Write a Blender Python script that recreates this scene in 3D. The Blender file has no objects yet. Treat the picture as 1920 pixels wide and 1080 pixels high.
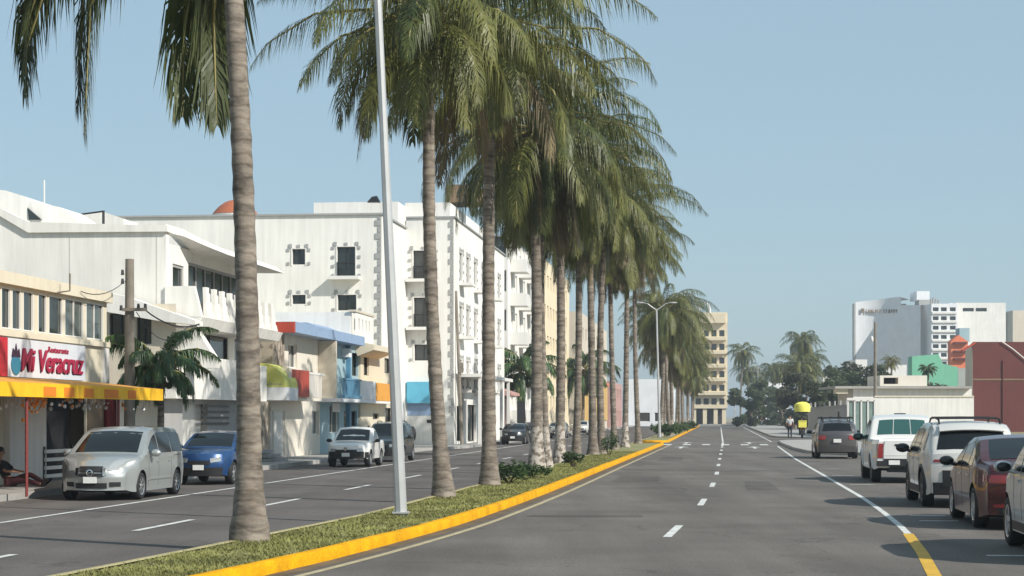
import bpy, bmesh, math, random
import numpy as np
from mathutils import Vector, Matrix, Euler
R = math.radians
random.seed(7)
SC = bpy.context.scene
COL = SC.collection
FPX, HC, YH, CX = 3500.0, 1.8, 780.0, 960.0      # focal length (px of a 1920 wide frame), eye height, horizon row
UX, UY = 0.1093, 0.99401                          # direction of the avenue
u = Vector((UX, UY, 0)); n = Vector((UY, -UX, 0)); zz = Vector((0, 0, 1))

def W(s, t, z=0.0): return Vector((s*UX + t*UY, s*UY - t*UX, z))
def G(x, y, z=0.0):                               # point of the level z seen at a photo pixel
    Z = (HC - z)*FPX/(y - YH); return Vector(((x-CX)*Z/FPX, Z, z))
def toST(p): return (p.x*UX + p.y*UY, p.x*UY - p.y*UX)
def Sx(t, x):                                     # s where column x meets the plane t
    a = (x-CX)/FPX; Z = t/(UY*a - UX); return UX*a*Z + UY*Z
def Zt(t, x, y):
    a = (x-CX)/FPX; Z = t/(UY*a - UX); return HC + (YH-y)*Z/FPX
def Tx(s, x):
    a = (x-CX)/FPX; Z = s/(UX*a + UY); return Z*(UY*a - UX)
def Zs(s, x, y):
    a = (x-CX)/FPX; Z = s/(UX*a + UY); return HC + (YH-y)*Z/FPX
def PC(s, x, y): return W(s, Tx(s, x), Zs(s, x, y))
def PF(t, x, y): return W(Sx(t, x), t, Zt(t, x, y))

# ---------------------------------------------------------------- mesh builder
class MB:
    def __init__(self): self.v = []; self.f = []; self.m = []
    def vert(self, p): self.v.append(tuple(p)); return len(self.v)-1
    def face(self, idx, m=0): self.f.append(tuple(idx)); self.m.append(m)
    def poly(self, pts, m=0): self.face([self.vert(p) for p in pts], m)
    def hexa(self, b, m=0):                       # 8 points: 4 bottom ring, 4 top ring
        i = [self.vert(p) for p in b]
        for q in ((3,2,1,0),(4,5,6,7),(0,1,5,4),(1,2,6,5),(2,3,7,6),(3,0,4,7)): self.face([i[k] for k in q], m)
    def box(self, lo, hi, m=0):
        x0,y0,z0 = lo; x1,y1,z1 = hi
        self.hexa([(x0,y0,z0),(x1,y0,z0),(x1,y1,z0),(x0,y1,z0),(x0,y0,z1),(x1,y0,z1),(x1,y1,z1),(x0,y1,z1)], m)
    def sbox(self, s0, s1, t0, t1, z0, z1, m=0):
        self.hexa([W(s0,t0,z0),W(s1,t0,z0),W(s1,t1,z0),W(s0,t1,z0),W(s0,t0,z1),W(s1,t0,z1),W(s1,t1,z1),W(s0,t1,z1)], m)
    def obox(self, O, U, N, a0, a1, z0, z1, d0, d1, m=0):
        P = lambda a, d, z: O + U*a + N*d + zz*z
        self.hexa([P(a0,d0,z0),P(a1,d0,z0),P(a1,d1,z0),P(a0,d1,z0),P(a0,d0,z1),P(a1,d0,z1),P(a1,d1,z1),P(a0,d1,z1)], m)
    def prism(self, pts, ext, m=0):
        k = len(pts); a = [self.vert(p) for p in pts]; b = [self.vert(Vector(p)+ext) for p in pts]
        self.face(a[::-1], m); self.face(b, m)
        for i in range(k): self.face((a[i], a[(i+1)%k], b[(i+1)%k], b[i]), m)
    def tube(self, pts, rad, seg=8, m=0, cap=True, squash=1.0):
        pts = [Vector(p) for p in pts]; rings = []
        if not hasattr(rad, '__len__'): rad = [rad]*len(pts)
        for i, p in enumerate(pts):
            d = (pts[min(i+1, len(pts)-1)] - pts[max(i-1, 0)]).normalized()
            ref = Vector((1,0,0)) if abs(d.x) < .9 else Vector((0,1,0))
            e1 = d.cross(ref).normalized(); e2 = d.cross(e1).normalized()
            rings.append([self.vert(p + (e1*math.cos(2*math.pi*k/seg) + e2*math.sin(2*math.pi*k/seg)*squash)*rad[i]) for k in range(seg)])
        for a, b in zip(rings[:-1], rings[1:]):
            for k in range(seg): self.face((a[k], a[(k+1)%seg], b[(k+1)%seg], b[k]), m)
        if cap: self.face(rings[0][::-1], m); self.face(rings[-1], m)
    def lathe(self, prof, axis='z', seg=24, m=0, c=(0,0,0), close=False):
        rings = []; c = Vector(c)
        for (r, h) in prof:
            ring = []
            for k in range(seg):
                a = 2*math.pi*k/seg
                if axis == 'z': p = Vector((r*math.cos(a), r*math.sin(a), h))
                elif axis == 'y': p = Vector((r*math.cos(a), h, r*math.sin(a)))
                else: p = Vector((h, r*math.cos(a), r*math.sin(a)))
                ring.append(self.vert(c+p))
            rings.append(ring)
        prs = list(zip(rings[:-1], rings[1:]))
        if close: prs.append((rings[-1], rings[0]))
        for a, b in prs:
            for k in range(seg): self.face((a[k], a[(k+1)%seg], b[(k+1)%seg], b[k]), m)
        if not close:
            self.face(rings[0][::-1], m); self.face(rings[-1], m)
    def ball(self, c, r, m=0, seg=12, rows=7):
        c = Vector(c); r = r if hasattr(r, '__len__') else (r, r, r); rings = []
        for i in range(1, rows):
            th = math.pi*i/rows
            rings.append([self.vert((c.x+r[0]*math.sin(th)*math.cos(2*math.pi*k/seg), c.y+r[1]*math.sin(th)*math.sin(2*math.pi*k/seg), c.z+r[2]*math.cos(th))) for k in range(seg)])
        t = self.vert((c.x, c.y, c.z+r[2])); b = self.vert((c.x, c.y, c.z-r[2]))
        for k in range(seg):
            self.face((t, rings[0][k], rings[0][(k+1)%seg]), m); self.face((b, rings[-1][(k+1)%seg], rings[-1][k]), m)
        for a, bb in zip(rings[:-1], rings[1:]):
            for k in range(seg): self.face((a[k], bb[k], bb[(k+1)%seg], a[(k+1)%seg]), m)
    def mesh(self, name, mats, smooth=None, fix=True):
        me = bpy.data.meshes.new(name); me.from_pydata(self.v, [], self.f)
        for mt in (mats if isinstance(mats, (list, tuple)) else [mats]): me.materials.append(mt)
        me.polygons.foreach_set('material_index', self.m)
        if fix:
            bm = bmesh.new(); bm.from_mesh(me); bmesh.ops.recalc_face_normals(bm, faces=bm.faces); bm.to_mesh(me); bm.free()
        if smooth is not None:
            me.polygons.foreach_set('use_smooth', [True]*len(me.polygons))
            if smooth < 179: me.set_sharp_from_angle(angle=R(smooth))
        me.update(); return me
    def build(self, name, mats, parent=None, smooth=None, fix=True):
        o = bpy.data.objects.new(name, self.mesh(name, mats, smooth, fix)); COL.objects.link(o)
        if parent: o.parent = parent
        return o

def tag(o, label, cat, group=None, kind=None):
    o['label'] = label; o['category'] = cat
    if group: o['group'] = group
    if kind: o['kind'] = kind
    return o
def thing(name, label, cat, group=None, loc=(0,0,0), rz=0.0):
    o = bpy.data.objects.new(name, None); o.empty_display_size = .3; COL.objects.link(o)
    o.location = loc; o.rotation_euler = (0,0,rz)
    return tag(o, label, cat, group)
def struct(o, label=None, cat=None):
    o['kind'] = 'structure'
    if label: o['label'] = label
    if cat: o['category'] = cat
    return o
def rootmesh(name, label, cat, mb, mats, group=None, smooth=None, fix=True, kind=None):
    return tag(mb.build(name, mats, None, smooth, fix), label, cat, group, kind)
def part(name, mesh, parent):
    o = bpy.data.objects.new(name, mesh); COL.objects.link(o); o.parent = parent; return o
def rebase(root, p):
    """Give a root whose parts were modelled in world space an origin at its base."""
    root.location = p
    for ch in root.children: ch.matrix_parent_inverse = Matrix.Translation(-Vector(p))

# ---------------------------------------------------------------- materials
def lin(c):
    return tuple((v/255/12.92 if v/255 <= .04045 else ((v/255+.055)/1.055)**2.4) for v in c)
def mat(name, rgb, rough=.6, metal=0.0, var=.0, vscale=3.0, bump=0.0, bscale=40.0, coat=0.0, streak=0.0, spec=None, transl=0.0, speck=0.0):
    """Procedural material: base colour with patchy noise, optional vertical streaks, specks and bump."""
    m = bpy.data.materials.new(name); m.use_nodes = True
    nt = m.node_tree; nd = nt.nodes; L = nt.links; b = nd['Principled BSDF']
    b.inputs['Roughness'].default_value = rough; b.inputs['Metallic'].default_value = metal
    if coat: b.inputs['Coat Weight'].default_value = coat; b.inputs['Coat Roughness'].default_value = .06
    if spec is not None: b.inputs['Specular IOR Level'].default_value = spec
    base = (*rgb, 1); b.inputs['Base Color'].default_value = base
    tc = nd.new('ShaderNodeTexCoord'); last = None
    def mulnode(src_fac, lo, hi, prev):
        mr = nd.new('ShaderNodeMapRange'); mr.inputs['From Min'].default_value = .3; mr.inputs['From Max'].default_value = .7
        mr.inputs['To Min'].default_value = lo; mr.inputs['To Max'].default_value = hi; L.new(src_fac, mr.inputs['Value'])
        mx = nd.new('ShaderNodeMix'); mx.data_type = 'RGBA'; mx.blend_type = 'MULTIPLY'; mx.inputs['Factor'].default_value = 1
        cb = nd.new('ShaderNodeCombineColor')
        for k in range(3): L.new(mr.outputs[0], cb.inputs[k])
        if prev is None: mx.inputs['A'].default_value = base
        else: L.new(prev, mx.inputs['A'])
        L.new(cb.outputs[0], mx.inputs['B']); return mx.outputs['Result']
    if var:
        nz = nd.new('ShaderNodeTexNoise'); nz.inputs['Scale'].default_value = vscale; nz.inputs['Detail'].default_value = 6
        L.new(tc.outputs['Object'], nz.inputs['Vector']); last = mulnode(nz.outputs['Fac'], 1-var, 1+var*.6, last)
    if streak:
        mp = nd.new('ShaderNodeMapping'); mp.inputs['Scale'].default_value = (2.2, 2.2, .16); L.new(tc.outputs['Object'], mp.inputs['Vector'])
        nz = nd.new('ShaderNodeTexNoise'); nz.inputs['Scale'].default_value = 1.6; nz.inputs['Detail'].default_value = 8; nz.inputs['Roughness'].default_value = .7
        L.new(mp.outputs[0], nz.inputs['Vector']); last = mulnode(nz.outputs['Fac'], 1-streak, 1+streak*.3, last)
    if speck:
        nz = nd.new('ShaderNodeTexNoise'); nz.inputs['Scale'].default_value = vscale*14; nz.inputs['Detail'].default_value = 3
        L.new(tc.outputs['Object'], nz.inputs['Vector']); last = mulnode(nz.outputs['Fac'], 1-speck, 1+speck, last)
    if last is not None: L.new(last, b.inputs['Base Color'])
    if bump:
        nz = nd.new('ShaderNodeTexNoise'); nz.inputs['Scale'].default_value = bscale; nz.inputs['Detail'].default_value = 4
        L.new(tc.outputs['Object'], nz.inputs['Vector'])
        bp = nd.new('ShaderNodeBump'); bp.inputs['Strength'].default_value = bump; bp.inputs['Distance'].default_value = .02
        L.new(nz.outputs['Fac'], bp.inputs['Height']); L.new(bp.outputs[0], b.inputs['Normal'])
    if transl:
        tr = nd.new('ShaderNodeBsdfTranslucent'); ms = nd.new('ShaderNodeMixShader'); ms.inputs[0].default_value = transl
        if last is not None: L.new(last, tr.inputs['Color'])
        else: tr.inputs['Color'].default_value = base
        out = nd['Material Output']; L.new(b.outputs[0], ms.inputs[1]); L.new(tr.outputs[0], ms.inputs[2]); L.new(ms.outputs[0], out.inputs['Surface'])
    return m

M = {}
def wall(name, rgb, streak=.10): M[name] = mat(name, rgb, .8, var=.06, vscale=.5, streak=streak, bump=.15, bscale=30)
wall('white_plaster', (.83,.80,.74), .17); wall('cream_plaster', (.68,.61,.47)); wall('hotel_plaster', (.81,.785,.73), .14)
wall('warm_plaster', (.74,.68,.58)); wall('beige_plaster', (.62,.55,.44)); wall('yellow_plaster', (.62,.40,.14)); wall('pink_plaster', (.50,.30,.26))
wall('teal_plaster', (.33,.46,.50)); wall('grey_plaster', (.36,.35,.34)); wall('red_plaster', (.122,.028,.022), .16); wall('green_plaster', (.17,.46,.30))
wall('brown_plaster', (.22,.15,.09)); wall('cool_plaster', (.80,.80,.80), .07); wall('orange_plaster', (.75,.20,.09)); wall('tower_plaster', (.78,.66,.46), .06)
M['red_paint'] = mat('red_paint', (.42,.06,.035), .55, var=.1); M['blue_paint'] = mat('blue_paint', (.27,.37,.53), .55, var=.1)
M['bright_blue'] = mat('bright_blue', (.10,.25,.38), .5, var=.08); M['sky_blue'] = mat('sky_blue', (.11,.40,.56), .6, var=.08)
M['orange_cloth'] = mat('orange_cloth', (.70,.32,.05), .75, var=.1); M['yellow_cloth'] = mat('yellow_cloth', (.88,.48,.01), .7, var=.1)
M['deep_orange'] = mat('deep_orange', (.70,.20,.01), .7); M['lime_cloth'] = mat('lime_cloth', (.62,.62,.16), .7, var=.06)
M['terracotta'] = mat('terracotta', (.40,.12,.055), .8, var=.15, vscale=6)
M['trim_grey'] = mat('trim_grey', (.34,.34,.33), .8, var=.1); M['frame_white'] = mat('frame_white', (.72,.70,.66), .5); M['frame_dark'] = mat('frame_dark', (.03,.03,.03), .4)
M['glass'] = mat('glass', (.030,.038,.036), .06, var=.25, vscale=1.2, spec=.8); M['glass_pale'] = mat('glass_pale', (.10,.12,.11), .1, var=.3, vscale=1.5)
M['inside_shade'] = mat('inside_shade', (.012,.011,.012), .9); M['inside_half_shade'] = mat('inside_half_shade', (.05,.045,.045), .9, var=.3)  # interior darkness put into the colour of panels behind openings
M['glass_green'] = mat('glass_green', (.20,.27,.24), .15, var=.2, vscale=1.5)
M['concrete'] = mat('concrete', (.36,.345,.32), .85, var=.14, vscale=.6, speck=.08, bump=.2)
M['pole_concrete'] = mat('pole_concrete', (.24,.21,.17), .9, var=.2, vscale=2.5, streak=.2)
M['galvanised'] = mat('galvanised', (.46,.465,.46), .45, metal=.25, var=.08, vscale=3, streak=.12)
M['kerb_yellow'] = mat('kerb_yellow', (.66,.32,.004), .8, var=.25, vscale=2.2, speck=.2, spec=.15)
M['kerb_pale'] = mat('kerb_pale', (.55,.46,.22), .75, var=.2, vscale=2, speck=.2)
M['line_white'] = mat('line_white', (.62,.62,.59), .75, var=.25, vscale=4, speck=.25)
M['line_cream'] = mat('line_cream', (.44,.37,.22), .75, var=.25, vscale=4, speck=.2); M['line_yellow'] = mat('line_yellow', (.62,.36,.03), .7, var=.2, vscale=4, speck=.2)
M['tyre'] = mat('tyre', (.014,.014,.015), .75); M['rim'] = mat('rim', (.55,.56,.57), .3, metal=.8); M['rim_dark'] = mat('rim_dark', (.10,.10,.105), .4, metal=.6)
M['black_plastic'] = mat('black_plastic', (.016,.016,.017), .55); M['car_glass'] = mat('car_glass', (.006,.008,.009), .05, spec=.5)
M['car_glass_teal'] = mat('car_glass_teal', (.03,.10,.09), .04, spec=.8)
M['lamp_clear'] = mat('lamp_clear', (.42,.44,.44), .2, metal=.3, coat=.6); M['lamp_red'] = mat('lamp_red', (.28,.012,.012), .15, coat=1); M['lamp_amber'] = mat('lamp_amber', (.6,.2,.02), .2)
M['plate'] = mat('plate', (.72,.72,.70), .5, var=.1, vscale=20); M['chrome'] = mat('chrome', (.7,.7,.7), .15, metal=1)
def paint(name, rgb, metal=.25, rough=.32): M[name] = mat(name, rgb, rough, metal=metal, coat=.8, var=.05, vscale=1.5)
paint('paint_silver', (.40,.42,.41), .45); paint('paint_blue', (.012,.06,.18), .3); paint('paint_white', (.76,.75,.72), 0); paint('paint_darkgreen', (.028,.036,.036), .3)
paint('paint_pearl', (.62,.60,.56), .1); paint('paint_red', (.065,.006,.009), .3); paint('paint_grey', (.095,.088,.088), .4); paint('paint_black', (.015,.016,.018), .2); paint('paint_steel', (.50,.51,.51), .35)
M['skin'] = mat('skin', (.36,.19,.12), .55); M['hair'] = mat('hair', (.012,.010,.009), .6)
M['cloth_black'] = mat('cloth_black', (.015,.015,.018), .9); M['cloth_maroon'] = mat('cloth_maroon', (.045,.008,.010), .9); M['cloth_white'] = mat('cloth_white', (.55,.56,.55), .9)
M['cloth_navy'] = mat('cloth_navy', (.02,.023,.035), .9); M['cloth_yellow'] = mat('cloth_yellow', (.78,.72,.12), .8); M['shoe'] = mat('shoe', (.02,.017,.015), .6)
M['red_pole'] = mat('red_pole', (.20,.035,.03), .5); M['wire'] = mat('wire', (.02,.02,.02), .6); M['maroon_curtain'] = mat('maroon_curtain', (.16,.012,.014), .9)
M['sign_white'] = mat('sign_white', (.62,.63,.66), .6, var=.05); M['sign_red'] = mat('sign_red', (.50,.022,.035), .6); M['crimson'] = mat('crimson', (.34,.015,.05), .5); M['ink'] = mat('ink', (.035,.012,.03), .5)
M['emblem_teal'] = mat('emblem_teal', (.03,.17,.26), .5); M['wood'] = mat('wood', (.20,.15,.11), .8, var=.2, vscale=5)
M['garland'] = mat('garland', (.7,.7,.72), .5); M['garland_orange'] = mat('garland_orange', (.65,.22,.03), .7)
M['tank_black'] = mat('tank_black', (.02,.02,.022), .4)
M['bush_leaf'] = mat('bush_leaf', (.045,.085,.022), .6, var=.35, vscale=3, transl=.25); M['bush_bark'] = mat('bush_bark', (.12,.09,.06), .9, var=.3, vscale=8)
M['tree_leaf'] = mat('tree_leaf', (.115,.14,.07), .7, var=.35, vscale=.5, transl=.5)
M['tree_leaf_dark'] = mat('tree_leaf_dark', (.115,.122,.072), .7, var=.35, vscale=.5, transl=.5)
M['frond_green'] = mat('frond_green', (.092,.114,.030), .42, var=.35, vscale=1.3, transl=.34)
M['frond_olive'] = mat('frond_olive', (.170,.176,.045), .45, var=.35, vscale=1.3, transl=.34)
M['frond_dry'] = mat('frond_dry', (.20,.155,.085), .6, var=.3, vscale=1.3, transl=.2)
M['frond_lush'] = mat('frond_lush', (.060,.118,.034), .4, var=.3, vscale=1.3, transl=.28)
M['rachis'] = mat('rachis', (.27,.23,.08), .6, var=.2, vscale=3)
M['grass_blade'] = mat('grass_blade', (.27,.265,.085), .7, var=.45, vscale=1.1, transl=.25)
M['gutter'] = mat('gutter', (.13,.095,.055), .9, var=.4, vscale=1.5, speck=.2)
M['dry_grass'] = mat('dry_grass', (.26,.22,.11), .9, var=.3, vscale=.4)

def bark(name, white):
    m = bpy.data.materials.new(name); m.use_nodes = True; nt = m.node_tree; nd = nt.nodes; L = nt.links; b = nd['Principled BSDF']
    b.inputs['Roughness'].default_value = .9
    tc = nd.new('ShaderNodeTexCoord'); sep = nd.new('ShaderNodeSeparateXYZ'); L.new(tc.outputs['Object'], sep.inputs[0])
    n1 = nd.new('ShaderNodeTexNoise'); n1.inputs['Scale'].default_value = 2.2; n1.inputs['Detail'].default_value = 8; L.new(tc.outputs['Object'], n1.inputs['Vector'])
    mp = nd.new('ShaderNodeMapping'); mp.inputs['Scale'].default_value = (2.5,2.5,7); L.new(tc.outputs['Object'], mp.inputs['Vector'])
    n2 = nd.new('ShaderNodeTexNoise'); n2.inputs['Scale'].default_value = 1; n2.inputs['Detail'].default_value = 4; n2.inputs['Roughness'].default_value = .65; L.new(mp.outputs[0], n2.inputs['Vector'])
    r1 = nd.new('ShaderNodeValToRGB'); e = r1.color_ramp.elements
    e[0].position = .32; e[0].color = (.10,.086,.072,1); e[1].position = .62; e[1].color = (.30,.26,.215,1); L.new(n2.outputs['Fac'], r1.inputs[0])
    mx = nd.new('ShaderNodeMix'); mx.data_type = 'RGBA'; mx.blend_type = 'MULTIPLY'; mx.inputs['Factor'].default_value = .8
    r2 = nd.new('ShaderNodeValToRGB'); r2.color_ramp.elements[0].position = .3; r2.color_ramp.elements[0].color = (.6,.55,.5,1); r2.color_ramp.elements[1].position = .7; r2.color_ramp.elements[1].color = (1.05,1.03,1,1)
    L.new(n1.outputs['Fac'], r2.inputs[0]); L.new(r1.outputs[0], mx.inputs['A']); L.new(r2.outputs[0], mx.inputs['B']); res = mx.outputs['Result']
    wv = nd.new('ShaderNodeTexWave'); wv.wave_type = 'BANDS'; wv.bands_direction = 'Z'; wv.inputs['Scale'].default_value = 1.9; wv.inputs['Distortion'].default_value = 5.5; wv.inputs['Detail'].default_value = 3; wv.inputs['Detail Scale'].default_value = 1.4; L.new(tc.outputs['Object'], wv.inputs['Vector'])
    rw = nd.new('ShaderNodeValToRGB'); rw.color_ramp.elements[0].position = .04; rw.color_ramp.elements[0].color = (.52,.48,.44,1); rw.color_ramp.elements[1].position = .22; rw.color_ramp.elements[1].color = (1,1,1,1); L.new(wv.outputs['Fac'], rw.inputs[0])
    mw = nd.new('ShaderNodeMix'); mw.data_type = 'RGBA'; mw.blend_type = 'MULTIPLY'; mw.inputs['Factor'].default_value = .55; L.new(res, mw.inputs['A']); L.new(rw.outputs[0], mw.inputs['B']); res = mw.outputs['Result']
    if white:                                    # old whitewash flaking off the foot of the trunk
        n3 = nd.new('ShaderNodeTexNoise'); n3.inputs['Scale'].default_value = 5.5; n3.inputs['Detail'].default_value = 5; L.new(tc.outputs['Object'], n3.inputs['Vector'])
        mr = nd.new('ShaderNodeMapRange'); mr.inputs['From Min'].default_value = 1.2; mr.inputs['From Max'].default_value = 2.0; mr.inputs['To Min'].default_value = 1; mr.inputs['To Max'].default_value = 0
        L.new(sep.outputs['Z'], mr.inputs['Value'])
        th = nd.new('ShaderNodeMapRange'); th.inputs['From Min'].default_value = .47; th.inputs['From Max'].default_value = .54; L.new(n3.outputs['Fac'], th.inputs['Value'])
        mm = nd.new('ShaderNodeMath'); mm.operation = 'MULTIPLY'; L.new(mr.outputs[0], mm.inputs[0]); L.new(th.outputs[0], mm.inputs[1])
        m3 = nd.new('ShaderNodeMix'); m3.data_type = 'RGBA'; L.new(mm.outputs[0], m3.inputs['Factor']); L.new(res, m3.inputs['A']); m3.inputs['B'].default_value = (.43,.385,.335,1); res = m3.outputs['Result']
    L.new(res, b.inputs['Base Color'])
    bp = nd.new('ShaderNodeBump'); bp.inputs['Strength'].default_value = .7; bp.inputs['Distance'].default_value = .03; L.new(n2.outputs['Fac'], bp.inputs['Height']); L.new(bp.outputs[0], b.inputs['Normal'])
    return m
M['palm_bark'] = bark('palm_bark', False); M['palm_bark_white'] = bark('palm_bark_white', True)

def asphalt(name, c0, c1):
    m = bpy.data.materials.new(name); m.use_nodes = True; nt = m.node_tree; nd = nt.nodes; L = nt.links; b = nd['Principled BSDF']
    b.inputs['Roughness'].default_value = .86; b.inputs['Specular IOR Level'].default_value = .3
    tc = nd.new('ShaderNodeTexCoord')
    mp = nd.new('ShaderNodeMapping'); mp.inputs['Rotation'].default_value = (0,0,R(6.3)); mp.inputs['Scale'].default_value = (.75,.07,1); L.new(tc.outputs['Object'], mp.inputs['Vector'])
    n1 = nd.new('ShaderNodeTexNoise'); n1.inputs['Scale'].default_value = 1; n1.inputs['Detail'].default_value = 9; n1.inputs['Roughness'].default_value = .62; L.new(mp.outputs[0], n1.inputs['Vector'])
    r1 = nd.new('ShaderNodeValToRGB'); e = r1.color_ramp.elements; e[0].position = .33; e[0].color = (*c0,1); e[1].position = .68; e[1].color = (*c1,1); L.new(n1.outputs['Fac'], r1.inputs[0])
    n4 = nd.new('ShaderNodeTexNoise'); n4.inputs['Scale'].default_value = .35; n4.inputs['Detail'].default_value = 7; L.new(tc.outputs['Object'], n4.inputs['Vector'])
    n2 = nd.new('ShaderNodeTexNoise'); n2.inputs['Scale'].default_value = 28; n2.inputs['Detail'].default_value = 3; L.new(tc.outputs['Object'], n2.inputs['Vector'])
    v = nd.new('ShaderNodeTexVoronoi'); v.feature = 'DISTANCE_TO_EDGE'; v.inputs['Scale'].default_value = .16
    nw = nd.new('ShaderNodeTexNoise'); nw.inputs['Scale'].default_value = .8; nw.inputs['Detail'].default_value = 6; L.new(tc.outputs['Object'], nw.inputs['Vector'])
    va = nd.new('ShaderNodeVectorMath'); va.operation = 'MULTIPLY_ADD'; va.inputs[1].default_value = (3,3,0); L.new(nw.outputs['Color'], va.inputs[0]); L.new(tc.outputs['Object'], va.inputs[2]); L.new(va.outputs[0], v.inputs['Vector'])
    cr = nd.new('ShaderNodeMapRange'); cr.inputs['From Max'].default_value = .006; cr.inputs['To Min'].default_value = .62; cr.inputs['To Max'].default_value = 1; L.new(v.outputs['Distance'], cr.inputs['Value'])
    def mul(prev, fac, lo, hi, raw=False):
        if raw: o = fac
        else:
            mr = nd.new('ShaderNodeMapRange'); mr.inputs['From Min'].default_value = .3; mr.inputs['From Max'].default_value = .7; mr.inputs['To Min'].default_value = lo; mr.inputs['To Max'].default_value = hi; L.new(fac, mr.inputs['Value']); o = mr.outputs[0]
        cb = nd.new('ShaderNodeCombineColor')
        for k in range(3): L.new(o, cb.inputs[k])
        mx = nd.new('ShaderNodeMix'); mx.data_type = 'RGBA'; mx.blend_type = 'MULTIPLY'; mx.inputs['Factor'].default_value = 1
        L.new(prev, mx.inputs['A']); L.new(cb.outputs[0], mx.inputs['B']); return mx.outputs['Result']
    res = mul(r1.outputs[0], n4.outputs['Fac'], .78, 1.16); res = mul(res, n2.outputs['Fac'], .72, 1.28); res = mul(res, cr.outputs[0], 0, 0, True)
    L.new(res, b.inputs['Base Color'])
    bp = nd.new('ShaderNodeBump'); bp.inputs['Strength'].default_value = .25; bp.inputs['Distance'].default_value = .01; L.new(n2.outputs['Fac'], bp.inputs['Height']); L.new(bp.outputs[0], b.inputs['Normal'])
    return m
M['asphalt'] = asphalt('asphalt', (.112,.098,.086), (.165,.148,.131))
M['asphalt_far'] = asphalt('asphalt_far', (.095,.083,.075), (.138,.123,.112))

def stone_mat():
    m = mat('rubble_stone', (.30,.25,.19), .9); nt = m.node_tree; nd = nt.nodes; L = nt.links; b = nd['Principled BSDF']
    tc = nd.new('ShaderNodeTexCoord'); v = nd.new('ShaderNodeTexVoronoi'); v.inputs['Scale'].default_value = 4.5; L.new(tc.outputs['Object'], v.inputs['Vector'])
    r = nd.new('ShaderNodeValToRGB'); e = r.color_ramp.elements; e[0].color = (.14,.11,.085,1); e[1].color = (.42,.36,.28,1)
    sp = nd.new('ShaderNodeSeparateColor'); L.new(v.outputs['Color'], sp.inputs[0]); L.new(sp.outputs[0], r.inputs[0]); L.new(r.outputs[0], b.inputs['Base Color'])
    return m
M['rubble_stone'] = stone_mat()

def soil_mat(name, a, c, scale):
    m = mat(name, a, .95); nt = m.node_tree; nd = nt.nodes; L = nt.links; b = nd['Principled BSDF']
    tc = nd.new('ShaderNodeTexCoord'); z = nd.new('ShaderNodeTexNoise'); z.inputs['Scale'].default_value = scale; z.inputs['Detail'].default_value = 8; z.inputs['Roughness'].default_value = .7
    L.new(tc.outputs['Object'], z.inputs['Vector']); r = nd.new('ShaderNodeValToRGB'); e = r.color_ramp.elements; e[0].position = .35; e[0].color = (*a,1); e[1].position = .65; e[1].color = (*c,1)
    L.new(z.outputs['Fac'], r.inputs[0]); L.new(r.outputs[0], b.inputs['Base Color']); return m
M['lawn'] = soil_mat('lawn', (.15,.155,.05), (.29,.26,.12), 1.2)
M['soil'] = soil_mat('soil', (.22,.19,.13), (.34,.30,.22), .35)
# ---------------------------------------------------------------- camera, sky, sun
cam_d = bpy.data.cameras.new('camera'); cam = bpy.data.objects.new('camera', cam_d); COL.objects.link(cam)
cam.location = (0,0,HC); cam.rotation_euler = (R(90),0,0)
cam_d.sensor_width = 36; cam_d.lens = 36*FPX/1920; cam_d.shift_y = 240/1920; cam_d.clip_end = 9000; cam_d.clip_start = .5
SC.camera = cam
SUN = Vector((.80,-.60,.0)).normalized(); EL = R(36)
sunv = Vector((SUN.x*math.cos(EL), SUN.y*math.cos(EL), math.sin(EL)))
world = bpy.data.worlds.new('World'); SC.world = world; world.use_nodes = True
wn = world.node_tree.nodes; wl = world.node_tree.links
sky = wn.new('ShaderNodeTexSky'); sky.sky_type = 'NISHITA'; sky.sun_disc = False; sky.sun_elevation = EL
sky.sun_rotation = math.atan2(sunv.x, sunv.y); sky.altitude = 0; sky.air_density = 1.0; sky.dust_density = .6; sky.ozone_density = 3.0
bg = wn['Background']; bg.inputs['Strength'].default_value = .12; hz = wn.new('ShaderNodeMix'); hz.data_type = 'RGBA'; hz.inputs['Factor'].default_value = .72; hz.inputs['B'].default_value = (2.5,3.5,4.05,1)   # milky sea haze over the whole sky
wl.new(sky.outputs[0], hz.inputs['A']); wl.new(hz.outputs['Result'], bg.inputs['Color'])
sl = bpy.data.lights.new('sun', 'SUN'); sl.energy = 4.2; sl.angle = R(.6); sl.color = (1.0,.955,.88)
so = bpy.data.objects.new('sun', sl); COL.objects.link(so); so.rotation_euler = sunv.to_track_quat('Z','Y').to_euler(); so.location = (40,-40,60)
SC.view_settings.view_transform = 'Standard'; SC.view_settings.look = 'None'; SC.view_settings.exposure = .36; SC.view_settings.gamma = 1
SC.cycles.max_bounces = 6; SC.cycles.transparent_max_bounces = 6; SC.cycles.use_denoising = True

# ---------------------------------------------------------------- ground, roads, kerbs
def crv(tab):
    a = np.array(tab, float); return lambda s: float(np.interp(s, a[:,0], a[:,1]))
med_r = crv([(-25,-11.6),(0,-7.8),(10,-6.35),(16,-5.6),(21,-5.02),(23,-4.78),(27,-4.45),(31,-4.2),(37,-4.04),(43,-3.93),(52,-3.84),(66,-3.74),(116,-3.3),(330,-3.05)])
med_l = crv([(-25,-13.5),(0,-9.4),(10,-7.7),(18,-6.95),(22,-6.6),(24,-6.46),(26,-6.3),(31,-5.97),(43,-5.8),(60,-5.62),(115,-5.3),(330,-4.9)])
edge_r = crv([(-25,-.5),(0,1.1),(10,1.75),(21,2.4),(25,2.68),(30,2.95),(36,3.1),(42,3.18),(79,3.25),(110,3.55),(130,3.75),(330,4.2)])
lane_c = crv([(-25,-5.8),(0,-2.6),(10,-1.75),(21,-1.1),(28,-.73),(38,-.33),(47,-.15),(56,-.03),(126,.38),(330,.6)])
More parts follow.
